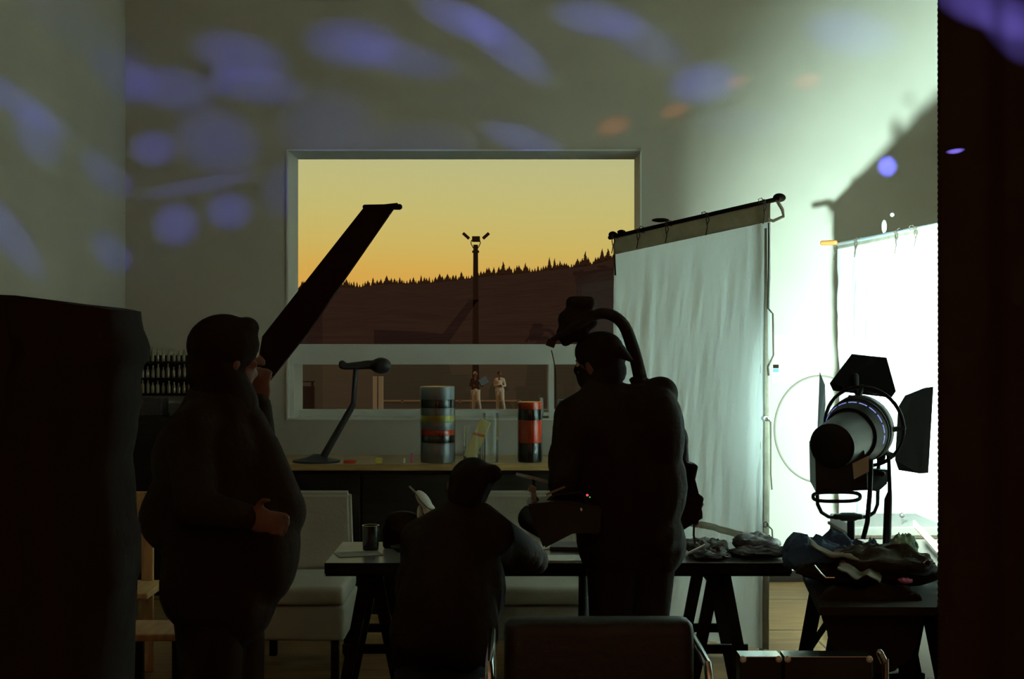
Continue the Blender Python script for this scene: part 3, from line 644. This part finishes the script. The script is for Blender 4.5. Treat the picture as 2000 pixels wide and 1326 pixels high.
b = MB(); b.tube([W(1722, 870, LD2-.02), W(1730, 860, LD2-.02), W(1736, 900, LD2-.02), W(1738, 960, LD2-.02), W(1735, 975, LD2-.02), W(1732, 1065, LD2-.02)], [.003, .006, .008, .009, .017, .018], 10)
b.build('head_cable', 'plastic', fl, True)

# hoop and papers on the wall behind
hp = W(1601, 838, YB-.03)
MB().tube([hp+Vector((.318*math.cos(a/64*math.tau), 0, .375*math.sin(a/64*math.tau))) for a in range(64)], .006, 8, True)
b = MB().tube([hp+Vector((.318*math.cos(a/64*math.tau), 0, .375*math.sin(a/64*math.tau))) for a in range(64)], .006, 8, True); b.tube([hp+Vector((0,.015,.375)), hp+Vector((0,.03,.375))], .01, 8)
tag(b.build('cable_hoop', 'uph', None, True), 'thin pale hoop hanging on the bright wall left of the film lamp', 'hoop')
pa = thing('wall_paper', 'faint white paper sheet taped on the bright wall beside the silk edge', 'paper', W(1530, 745, YB-.006))
a = W(1508, 654, YB-.006); c = W(1552, 748, YB-.006); MB().bx(a.x, c.x, YB-.008, YB-.002, c.z, a.z).build('sheet', mat('thin_paper', (.60, .56, .47), .9), pa)
for i, (m_, z) in enumerate((('yw', 703), ('black', 712), ('bluec', 720))):
    a = W(1510, z, YB-.012); c = W(1521, z+7, YB-.012); MB().bx(a.x, c.x, YB-.012, YB-.008, c.z, a.z).build('colour_swatch', m_, pa)

# ------------------------------------------------------------ sideboard under the window with its jars
sb = thing('sideboard', 'long dark sideboard with a thin wooden top under the window', 'sideboard', (-.35, 9.25, 0))
MB().bx(-1.62, .98, 8.84, 9.55, .905, .945, .004).build('top', 'wood', sb)
MB().bx(-1.58, .94, 8.90, 9.53, .0, .905, .004).build('carcass', 'dwood', sb)
for k in range(4):
    x = -1.56+k*.625; d = MB().bx(x, x+.61, 8.88, 8.90, .1, .88, .003).build('door', 'dwood', sb); MB().cap((x+.55, 8.865, .5), (x+.55, 8.865, .62), .007, .007, 8).build('handle', 'metalb', d, True)
def jar(name, lab, px, top, bot, r, bands, cat='jar', y=9.02, lid=None):
    c = W(px, bot, y); c.z = .945; H = (bot-top)/FPX*y+.0
    t = thing(name, lab, cat, c)
    for (z0, z1, m_) in bands:
        MB().lathe((c.x, c.y, c.z+z0*H), [(r*.98, 0), (r, .003), (r, (z1-z0)*H-.003), (r*.98, (z1-z0)*H)], 40).build('band', m_, t, True)
    b = MB(); b.cone((c.x, c.y, c.z+.002), (c.x, c.y, c.z+H), r+.004, r+.004, 40, False); b.build('glass', 'tube', t, True)
    return t, c, H
jar('banded_jar', 'tall glass jar stacked with grey, yellow and red bands, largest on the sideboard', 855, 752, 899, .108,
    [(0, .26, 'greyb'), (.26, .36, 'darkb'), (.36, .43, 'red'), (.43, .54, 'greyb'), (.54, .62, 'yel'), (.62, .72, 'greyb'), (.72, .83, 'darkb'), (.83, 1, 'greyb')])
jar('red_jar', 'tall glass jar with broad red sections between dark bands', 1035, 782, 899, .075, [(0, .32, 'darkb'), (.32, .7, 'red'), (.7, .88, 'darkb'), (.88, 1, 'red')])
jar('blue_jar', 'dark blue lidded jar partly behind the camera operator', 1112, 778, 899, .07, [(0, .8, 'darkb'), (.8, 1, 'bluec')])
def glasstube(px, top, bot, r, lab):
    c = W(px, bot, 8.98); c.z = .945; H = (bot-top)/FPX*8.98
    b = MB(); b.cone(c+Vector((0, 0, .001)), c+Vector((0, 0, H)), r, r, 28, False); b.cone(c+Vector((0, 0, .001)), c+Vector((0, 0, .006)), r, r, 28)
    return tag(b.build('glass_cylinder', 'tube', None, True), lab, 'vase')
glasstube(922, 828, 899, .055, 'short clear glass cylinder holding the yellow paddle on the sideboard')
glasstube(958, 803, 899, .05, 'tall slim clear glass cylinder right of the yellow paddle')
b = MB(); c = W(932, 858, 8.98); b.box(c, (.075, .02, .26), Matrix.Rotation(math.radians(24), 3, 'Y'), .006); pd = b.build('paddle', 'yw'); tag(pd, 'pale yellow wooden paddle leaning inside the short glass cylinder', 'paddle')
b = MB(); b.box(c+Vector((.012, -.004, .03)), (.08, .025, .018), Matrix.Rotation(math.radians(14), 3, 'Y'), .002); b.build('orange_stripe', 'orange', pd)
for px, w_, h_, m_, lab, nm in ((683, .075, .018, 'red', 'small red box lying on the left part of the sideboard', 'small_box'), (740, .04, .03, 'yel', 'small dull yellow tin on the sideboard', 'tin'),
                                (790, .012, .03, 'paper', 'tiny white vial on the sideboard', 'vial'), (804, .012, .06, 'pink', 'tiny pink-topped vial on the sideboard', 'vial')):
    c = W(px, 900, 8.93); tag(MB().bx(c.x-w_/2, c.x+w_/2, 8.91, 8.97, .945, .945+h_, .003).build(nm, m_), lab, 'box' if 'box' in nm else nm)
# desk lamp
dl = thing('desk_lamp', 'dark jointed desk lamp on the sideboard bent up before the window', 'lamp', (W(610, 900, 9).x, 9.0, .945))
D9 = 9.0
def w9(px, py): return W(px, py, D9)
b = MB(); c = w9(618, 897); b.lathe((c.x, c.y, .945), [(.15, 0), (.15, .012), (.06, .03), (.02, .05)]); b.build('base', 'plastic', dl, True)
b = MB(); b.cap(w9(630, 895), w9(690, 790), .024, .020); b.cap(w9(690, 790), w9(695, 716), .016, .016); b.build('arm', 'plastic', dl, True)
b = MB(); b.cap(w9(672, 716), w9(722, 712), .022, .03); b.ell(w9(668, 712), (.025, .03, .03)); b.ell(w9(744, 714), (.068, .06, .052)); b.build('lamp_head', 'plastic', dl, True, remesh=.01)

# small wall rack with bottles at left
rk = thing('bottle_rack', 'dark wall rack with rows of small bottles between the two left figures', 'rack', W(322, 785, 9.9))
for py in (706, 738, 768):
    a = W(262, py, 9.9); c = W(390, py, 9.9); MB().bx(a.x, c.x, 9.86, YB, a.z-.012, a.z).build('shelf', 'dwood', rk)
b = MB(); a = W(258, 700, 9.9); c = W(392, 775, 9.9); b.bx(a.x, c.x, 10.07, YB, c.z, a.z+.02); b.build('back_panel', 'dwood', rk)
bp = None; random.seed(8)
M['bottle'] = mat('bottle_glass', (.20, .17, .09), .15, spec=1)
for r_, py in enumerate((706, 738, 768)):
    for i in range(12):
        p = W(268+i*10.2+random.uniform(-1, 1), py, 9.92); p.z += .001
        L_ = 'small glinting bottle in the %s row of the left wall rack' % ('top', 'middle', 'bottom')[r_]; G_ = '%s row of small bottles on the left wall rack' % ('top', 'middle', 'bottom')[r_]
        if bp is None: bp = tag(MB().lathe(p, [(.011, 0), (.0125, .004), (.0125, .055), (.005, .07), (.005, .088)], 12).build('small_bottle', 'bottle', None, True), L_, 'bottle', G_)
        else:
            o = bp.copy(); COL.objects.link(o); o.location = p; o['label'] = L_; o['group'] = G_; o.scale = (1, 1, random.uniform(.8, 1.15))
# dark cabinet with clutter under the rack
cb = thing('low_cabinet', 'dark cabinet against the back wall left of the sideboard', 'cabinet', (-2.3, 9.8, 0))
MB().bx(-2.72, -1.74, 9.55, 10.08, 0, 1.2, .006).build('body', 'dwood', cb)
for k in range(2): d = MB().bx(-2.70+k*.48, -2.25+k*.48, 9.53, 9.55, .05, 1.16, .004).build('door', 'dwood', cb); MB().cap((-2.28+k*.12, 9.515, .6), (-2.28+k*.12, 9.515, .7), .006, .006, 8).build('handle', 'metalb', d, True)
for i, (px, w_, h_, m_) in enumerate(((300, .16, .12, 'brown'), (355, .13, .09, 'olive'), (510, .1, .10, 'brown'))):
    c = W(px, 820, 9.75); tag(MB().bx(c.x-w_/2, c.x+w_/2, 9.65, 9.85, 1.2, 1.2+h_, .008).build('storage_box', m_), ('brown box on the cabinet nearest the room corner', 'olive box in the middle of the cabinet top', 'brown box at the right end of the cabinet top')[i], 'box')

# ------------------------------------------------------------ cream chairs behind the table
def cream_chair(x0, x1, lab):
    t = thing('cream_armchair', lab, 'chair', ((x0+x1)/2, 7.6, 0), 'cream upholstered chairs behind the trestle table')
    b = MB(); b.prism([(x0, 7.72, .47), (x1, 7.72, .47), (x1-.03, 7.86, .87), (x0+.03, 7.86, .87)], (0, .09, .01)); bmesh.ops.bevel(b.bm, geom=list(b.bm.edges), offset=.018, segments=3, affect='EDGES'); b.build('backrest', 'uph', t, True)
    MB().bx(x0, x1+.02, 7.15, 7.74, .38, .475, .03).build('seat_cushion', 'uph', t, True)
    MB().bx(x0, x1+.02, 7.17, 7.8, .20, .375, .02).build('seat_base', 'uph', t, True)
    for xx in (x0+.04, x1-.03):
        for yy in (7.2, 7.75): MB().bx(xx-.02, xx+.02, yy-.02, yy+.02, 0, .2, .003).build('leg', 'dwood', t)
cream_chair(-1.34, -.865, 'cream upholstered chair behind the left end of the trestle table')
cream_chair(-.20, .365, 'cream upholstered chair behind the table, next to the camera operator')

# ------------------------------------------------------------ trestle table
tb = thing('trestle_table', 'long black-edged trestle table running across the middle of the room', 'table', (.0, 6.5, 0))
tx0, tx1 = W(636, 1100, 6.2).x, W(1545, 1100, 6.18).x
b = MB(); b.bx(tx0, tx1, 6.17, 6.82, .722, .75, .002); b.build('tabletop', 'lam', tb)
b = MB(); b.bx(tx0, tx1, 6.19, 6.22, .69, .722); b.bx(tx0, tx1, 6.78, 6.81, .69, .722); b.bx(tx0, tx1-.0, 6.160, 6.17, .705, .751); b.build('apron', 'dwood', tb)
def trestle(x, parent, y0, y1, zt=.69):
    for y in (y0, y1):
        for s in (-1, 1):
            a = Vector((x+s*.02, y, zt)); c = Vector((x+s*.155, y, 0.0)); d = c-a
            MB().prism([a+Vector((-.028, 0, 0)), a+Vector((.028, 0, 0)), c+Vector((.022, 0, 0)), c+Vector((-.022, 0, 0))], (0, .03, 0)).build('leg', 'dwood', parent)
        MB().bx(x-.13, x+.13, y+.03, y+.05, .33, .37).build('brace', 'dwood', parent)
    MB().bx(x-.035, x+.035, y0, y1, zt-.06, zt).build('trestle_beam', 'dwood', parent)
trestle(W(1403, 1100, 6.3).x, tb, 6.26, 6.72); trestle(-.62, tb, 6.26, 6.72)

tum = thing('tumbler', 'black tumbler with a bright highlight on the left end of the trestle table', 'cup', (W(724, 1072, 6.55).x, 6.55, .75))
c = wloc(tum); b = MB(); b.lathe(c, [(.032, 0), (.036, .003), (.040, .115), (.036, .115), (.033, .01)]); b.build('cup', mat('black_gloss', (.02, .018, .015), .12, spec=.8), tum, True)
tag(MB().lathe((W(790, 1075, 6.5).x, 6.5, .75), [(.035, 0), (.06, .02), (.065, .026), (.06, .026), (.035, .006)]).build('shallow_bowl', 'plastic', None, True), 'shallow dark bowl beside the black tumbler', 'bowl')
c = W(700, 1078, 6.42)
tag(MB().box((c.x, 6.42, .752), (.2, .14, .003), Matrix.Rotation(.3, 3, 'Z')).build('paper_sheet', 'dpaper'), 'dim sheet of paper lying in front of the black tumbler', 'paper')
tag(MB().box((.14, 6.62, .752), (.16, .12, .003), Matrix.Rotation(.6, 3, 'Z')).build('paper_sheet', 'paper'), 'pale paper corner on the table left of the camera operator', 'paper')
tag(MB().bx(.13, .46, 6.2, 6.36, .7505, .757, .002).build('tabletop_sheen', 'alu'), 'pale blue-grey slab standing in for sheen along the front edge of the trestle table', 'board')  # slab added in place of the reflection on the laminate
tag(MB().box((.33, 6.58, .762), (.3, .18, .02), Matrix.Rotation(-.1, 3, 'Z'), .005).build('dark_folder', 'brown'), 'dark brown folder on the table beyond the pale sheen slab', 'folder')

# black leather bag holding the white cap at the back of the table
bagd = thing('table_bag', 'soft black bag standing on the table left of the seated person', 'bag', (W(800, 1060, 6.65).x, 6.65, .75))
b = MB(); c = wloc(bagd); b.ell(c+Vector((0, 0, .075)), (.13, .09, .075)); b.ell(c+Vector((-.03, 0, .12)), (.09, .07, .05)); b.bx(c.x-.12, c.x+.12, 6.57, 6.73, .752, .8, .01); b.build('bag_body', 'black2', bagd, True, remesh=.008)
cp = thing('white_cap', 'small white folded cap with a dark stripe resting on the black bag', 'cap', W(822, 1003, 6.6))
b = MB(); b.ell(W(828, 978, 6.6), (.028, .04, .058), Matrix.Rotation(-.62, 3, 'Y')); b.ell(W(838, 996, 6.6), (.030, .04, .03), Matrix.Rotation(-.5, 3, 'Y')); b.build('crown', 'paper', cp, True, remesh=.005)
b = MB(); b.ell(W(820, 1003, 6.61), (.014, .03, .04)); b.build('brim', 'paper', cp, True)
b = MB(); b.tube([W(800, 950, 6.58), W(812, 962, 6.55), W(822, 978, 6.55), W(834, 990, 6.55), W(846, 996, 6.57)], .005, 8); b.build('stripe', 'dpaper', cp, True)

# table stand pole behind the table
ps = thing('light_stand', 'slim black stand with its highlight made as a thin rod between the cream chair and the operator', 'stand', (.335*1.0, 6.98, 0))
xx = W(1140, 1100, 6.98).x
MB().cone((xx, 6.98, .05), (xx, 6.98, .95), .03, .022, 16).build('column', 'metalb', ps, True); MB().cone((xx-.005, 6.95, .70), (xx-.005, 6.95, 1.0), .005, .005, 10).build('column_highlight', 'chrome', ps, True)  # chrome rod added as the highlight line of the black column
b = MB(); b.lathe((xx, 6.98, 0), [(.14, 0), (.14, .02), (.03, .05)]); b.build('base', 'metalb', ps, True)

# clothes and bags on the right half of the trestle table
def crumple(name, px0, px1, y, z0, h, m_, lab, cat, depth=.3, seed=1, rough=1.0, sag=0, parent=None, rot=0):
    xa = (px0-1000)/FPX*y; xb = (px1-1000)/FPX*y; cx = (xa+xb)/2; wx = (xb-xa)/2
    R = Matrix.Rotation(rot, 3, 'Z')
    def f(u, v):
        a = u*math.tau; ph = (v-.5)*math.pi
        x = math.cos(a)*math.cos(ph); yy = math.sin(a)*math.cos(ph); z = math.sin(ph)
        x = math.copysign(abs(x)**.8, x); k = 1+rough*(.16*nz(x*3+seed, yy*3, z*2)+.09*nz(x*9+seed, yy*9, z*6+seed))
        zz = max(0, z*.5+.5)**.8*(1+.5*nz(x*2.2+seed*3, yy*2.2, seed)*rough+.25*nz(x*7+seed*3, yy*7, seed)*rough)
        v_ = R @ Vector((x*wx*k, yy*depth/2*k, 0)); return Vector((cx+v_.x, y+v_.y, z0+zz*h+sag*min(0, yy)))
    b = MB(); b.grid(48, 22, f); bmesh.ops.remove_doubles(b.bm, verts=b.bm.verts, dist=.0008)
    return tag(b.build(name, m_, None, True), lab, cat)
crumple('folded_garment', 1335, 1420, 6.45, .75, .06, 'olive', 'dark olive garment at the operator\'s end of the table, topmost left of the clothes', 'garment', .3, 3)
crumple('rust_garment', 1345, 1430, 6.28, .75, .035, 'brown', 'flat reddish brown cloth along the table edge next to the operator', 'garment', .15, 5)
crumple('leather_bag', 1430, 1522, 6.5, .75, .075, 'brown', 'dark reddish leather bag lying on the table before the silk edge', 'bag', .25, 7, .5)
crumple('black_cloth', 1405, 1560, 6.32, .75, .045, 'black', 'crumpled black cloth along the front right of the trestle table', 'cloth', .2, 9)
tag(MB().box((W(1352, 1082, 6.25).x, 6.25, .79), (.13, .02, .006), Matrix.Rotation(-.45, 3, 'Y')).build('pale_strip', 'alu'), 'thin pale strip leaning on the cloth by the operator', 'strip')

# second table, turned, under the clothes pile
t2b = thing('work_table', 'dark table at the right carrying a heap of jackets', 'table', (1.5, 5.6, 0))
q = [W(1568, 1116, 5.95), W(1600, 1185, 5.18), W(1980, 1185, 5.18), W(1960, 1116, 5.95)]
q = [Vector((v.x, v.y, .745)) for v in q]
MB().prism(q, (0, 0, -.03)).build('tabletop', mat('dark_matt_top', (.03, .02, .016), .9, spec=.1), t2b)
trestle(W(1650, 1200, 5.35).x, t2b, 5.3, 5.72, .715); trestle(W(1765, 1200, 5.3).x+.08, t2b, 5.3, 5.72, .715)
crumple('denim_jacket', 1528, 1705, 5.76, .745, .17, 'denim', 'blue denim jacket heaped on top of the pile below the lamp', 'jacket', .34, 11, .8)
crumple('dark_jacket', 1560, 1840, 5.62, .746, .11, 'black', 'wide black jacket spread under the rest of the heap', 'jacket', .42, 13, .7)
crumple('olive_jacket', 1632, 1818, 5.55, .80, .11, 'olive', 'dark olive jacket with a pale fold on the right of the heap', 'jacket', .3, 17, .6)
crumple('hanging_coat', 1600, 1800, 5.32, .70, .09, 'black', 'black coat hanging over the front edge of the right table', 'coat', .22, 31, .7, sag=.25)
crumple('printed_cloth', 1738, 1792, 5.8, .82, .10, 'grn', 'green and white printed cloth behind the olive jacket', 'cloth', .14, 19, .8)
crumple('pink_cloth', 1755, 1782, 5.36, .80, .02, 'pink', 'small pink cloth end sticking out of the dark heap', 'cloth', .06, 23, .5)
crumple('glove', 1695, 1712, 5.75, .86, .05, 'denim', 'small bluish glove at the right end of the denim jacket', 'glove', .08, 29, .8)
def newsp(px0, px1, y, z, rot, lab, seed, tilt=.0, w_=.2):
    c = W((px0+px1)/2, 1080, y)
    R = Matrix.Rotation(rot, 3, 'Z')
    def f(u, v):
        x = (u-.5)*(px1-px0)/FPX*y; yy = (v-.5)*w_; p = R @ Vector((x, yy, 0)); return Vector((c.x+p.x, y+p.y, z-tilt*x+.012*math.sin(u*9+seed)+.02*nz(u*4, v*4, seed)))
    return tag(MB().grid(24, 10, f).build('newspaper', 'dpaper', None, True, solid=.003), lab, 'newspaper')
newsp(1583, 1700, 5.55, .885, -.15, 'creased grey newspaper sliding off the heap below the denim jacket', 2, .3)
newsp(1640, 1720, 5.38, .84, -.3, 'second folded newspaper lower on the heap towards the table edge', 7, .22)
b = MB(); c = W(1814, 1100, 5.4); b.tube([c+Vector((.02*math.cos(a), 0, .012*math.sin(a))) for a in (0, 1, 2, 3, 4, 5)], .002, 6, True); b.tube([c+Vector((-.02, 0, .03)), c+Vector((.0, 0, .01)), c+Vector((.025, 0, .0))], .002, 6)
tag(b.build('belt_buckle', 'chrome', None, True), 'small shining buckle on the black jacket at the right end of the heap', 'buckle')
tag(MB().tube([W(1591, 1104, 5.28), W(1604, 1120, 5.26), W(1613, 1128, 5.25), W(1630, 1128, 5.25)], .003, 6).build('wire_hanger', 'chrome', None, True), 'bent metal wire poking from the left front of the heap', 'wire')

# crate behind the lamp
cr = thing('flight_crate', 'brown crate with a pale board leaning on it behind the lamp', 'crate', (W(1750, 1040, 7.4).x, 7.4, 0))
a = W(1668, 1028, 7.2); c = W(1850, 1028, 7.2)
MB().bx(a.x, c.x, 7.2, 7.75, 0, a.z, .01).build('box', mat('brown_crate', (.02, .013, .007), .7, var=.2), cr)
MB().bx(a.x-.01, c.x, 7.19, 7.76, a.z-.06, a.z-.045, .002).build('lid_rim', 'dwood', cr)
b = MB(); c = W(1762, 1022, 7.3); b.cone((c.x, 7.3, a.z), (c.x, 7.3, a.z+.04), .004, .004, 8); b.ell((c.x, 7.3, a.z+.045), .014); tag(b.build('knob_pin', 'plastic', None, True), 'small round-headed pin standing on the brown crate', 'pin')
tag(MB().prism([W(1787, 1017, 6.95), W(1836, 1065, 6.95), W(1836, 1085, 6.95), W(1787, 1030, 6.95)], (.0, .03, 0)).build('leaning_board', 'owood'), 'bare wood board slanting down in front of the brown crate', 'board')

# foreground: leather armchair and two road cases
ac = thing('leather_armchair', 'black leather armchair with chrome arms in the front, seen from behind', 'chair', (.27, 4.3, 0))
ax0, ax1 = W(984, 1200, 4.5).x, W(1352, 1200, 4.5).x
MB().bx(ax0, ax1, 4.42, 4.54, .40, .845, .045).build('backrest', 'leather', ac, True)
MB().bx(ax0, ax1, 4.52, 5.05, .33, .45, .03).build('seat', 'leather', ac, True)
for s, xx in ((-1, ax0-.045), (1, ax1+.05)):
    MB().tube([(xx, 4.45, .02), (xx, 4.45, .62), (xx, 4.5, .69), (xx+s*.0, 4.98, .70), (xx, 5.04, .64), (xx, 5.04, .02)], .014, 12).build('arm_frame', 'chrome', ac, True)
    MB().tube([(xx, 4.45, .02), (xx, 5.04, .02)], .014, 10).build('floor_rail', 'chrome', ac, True)
b = MB(); b.tube([(ax0-.045, 4.46, .42), (ax1+.05, 4.46, .42)], .012, 10); b.tube([(ax0-.045, 5.0, .34), (ax1+.05, 5.0, .34)], .012, 10); b.build('cross_tube', 'chrome', ac, True)
def case(px0, px1, lab):
    y = 4.85; a = W(px0, 1270, y); c = W(px1, 1270, y); z = a.z
    t = thing('standing_flag', lab, 'panel', ((a.x+c.x)/2, y+.02, 0), 'upright black panels at the bottom of the picture')
    zt_ = W(px0, 1282, y).z
    MB().bx(a.x, c.x, y, y+.09, .0, zt_-.004, .004).build('board', 'plastic', t, True)
    MB().bx(a.x, c.x, y-.001, y+.092, zt_-.004, zt_, .0018).build('top_edge', 'edge', t)
    for xx in (a.x+.010, c.x-.010): MB().ell((xx, y+.002, zt_-.010), .012).build('ball_corner', 'alu', t, True)
case(1446, 1527, 'narrow upright black panel with a bright metal top edge, left of the wide one'); case(1533, 1704, 'wide upright black panel with a bright metal top edge at the bottom right')
b = MB(); c = W(1718, 1275, 5.0); b.cap(c+Vector((0, 0, 0)), c+Vector((.015, 0, -.03)), .014, .014); b.cone((c.x+.02, 5.0, 0), (c.x+.02, 5.0, c.z-.02), .012, .012)
tag(b.build('metal_peg', 'edge', None, True), 'short metal tube end just right of the wide black panel', 'tube')
# dark tangle under the right table
crumple('cable_heap', 1640, 1716, 5.5, .0, .36, 'plastic', 'tangled dark cables and bags on the floor under the right table', 'cables', .3, 41, 1.0)

# left foreground: draped rack, crate top, wooden chair
def rackx(z):
    P_ = [(0, 236), (.55, 232), (.75, 236), (.95, 232), (1.2, 238), (1.2, 246), (1.30, 246), (1.33, 236), (1.42, 234), (1.46, 228), (1.52, 240), (1.56, 242), (1.58, 252), (1.60, 250), (1.63, 246), (1.66, 252), (1.69, 271), (1.72, 262), (1.745, 252), (1.77, 248), (1.775, 242), (1.782, 248), (1.79, 240)]
    for (a, xa), (c, xc) in zip(P_, P_[1:]):
        if z <= c: t = (z-a)/(c-a+1e-6); return ((xa+(xc-xa)*t)-1000)/FPX*3.0
    return (238-1000)/FPX*3.0
def topz(px):
    T = [(-300, 560), (0, 571), (30, 578), (70, 590), (110, 594), (150, 588), (165, 594), (200, 596), (235, 601), (250, 606)]
    for (a, ya), (c, yc) in zip(T, T[1:]):
        if px <= c: t = (px-a)/(c-a); return CH+(HY-(ya+(yc-ya)*t))/FPX*3.0
    return CH+(HY-606)/FPX*3.0
b = MB(); NV = 90; NU = 60; xl = -1.75
rings = []
for j in range(NV+1):
    v = j/NV; ring = []
    for i in range(NU):
        a = i/NU*math.tau; c, s = math.cos(a), math.sin(a)
        cx = abs(c)**.5*(1 if c > 0 else -1); sy = abs(s)**.6*(1 if s > 0 else -1)
        px = 1000+((xl+(cx+1)/2*(-.79-xl)))*FPX/3.0
        zt = topz(px) if True else 1.8; z = v*zt
        xr = rackx(min(z, 1.79)); x = xl+(cx+1)/2*(xr-xl)
        y = 3.0+.05+sy*(.22+.02*nz(a*3, z*2, 4)); x += .008*nz(a*4, z*9, 1)*(1 if c < .5 else .4); y += .03*math.sin(x*40+z*3)*abs(s)
        ring.append(b.bm.verts.new((x, y, z)))
    rings.append(ring)
for j in range(NV):
    for i in range(NU): b.bm.faces.new((rings[j][i], rings[j][(i+1) % NU], rings[j+1][(i+1) % NU], rings[j+1][i]))
for fr, row in ((0, rings[0]), (1, rings[-1])): b.bm.faces.new(row if fr else row[::-1])
tag(b.build('draped_stack', 'black2', None, True), 'tall black rumpled draped stack filling the lower left of the picture', 'draped stack')
cr2 = thing('wooden_chair', 'orange wooden chair behind the black draped stack', 'chair', (-1.85, 7.2, 0))
xa, xb = W(236, 1000, 7).x, W(288, 1000, 7).x
MB().bx(xa-.25, xb, 7.38, 7.41, .74, .93, .01).build('backrest', 'owood', cr2, True); MB().bx(xa-.25, xb, 7.0, 7.4, .44, .47, .008).build('seat', 'owood', cr2, True)
for x_ in (xa-.22, W(250, 1000, 7).x):
    for y_ in (7.02, 7.38): MB().bx(x_-.03, x_+.03, y_-.015, y_+.015, 0, .44 if y_ < 7.2 else .93, .004).build('leg', 'owood', cr2)
sl = thing('wooden_stool', 'small stool with an orange wooden top low beside the hooded person', 'stool', (-1.2, 4.9, 0))
a, c = W(240, 1222, 5.0), W(384, 1222, 5.0)
MB().bx(a.x, c.x, 4.85, 5.1, .69, .715, .006).build('seat', 'owood', sl, True)
for x_ in (a.x+.04, c.x-.04):
    for y_ in (4.88, 5.07): MB().bx(x_-.015, x_+.015, y_-.015, y_+.015, 0, .69, .003).build('leg', 'dwood', sl)
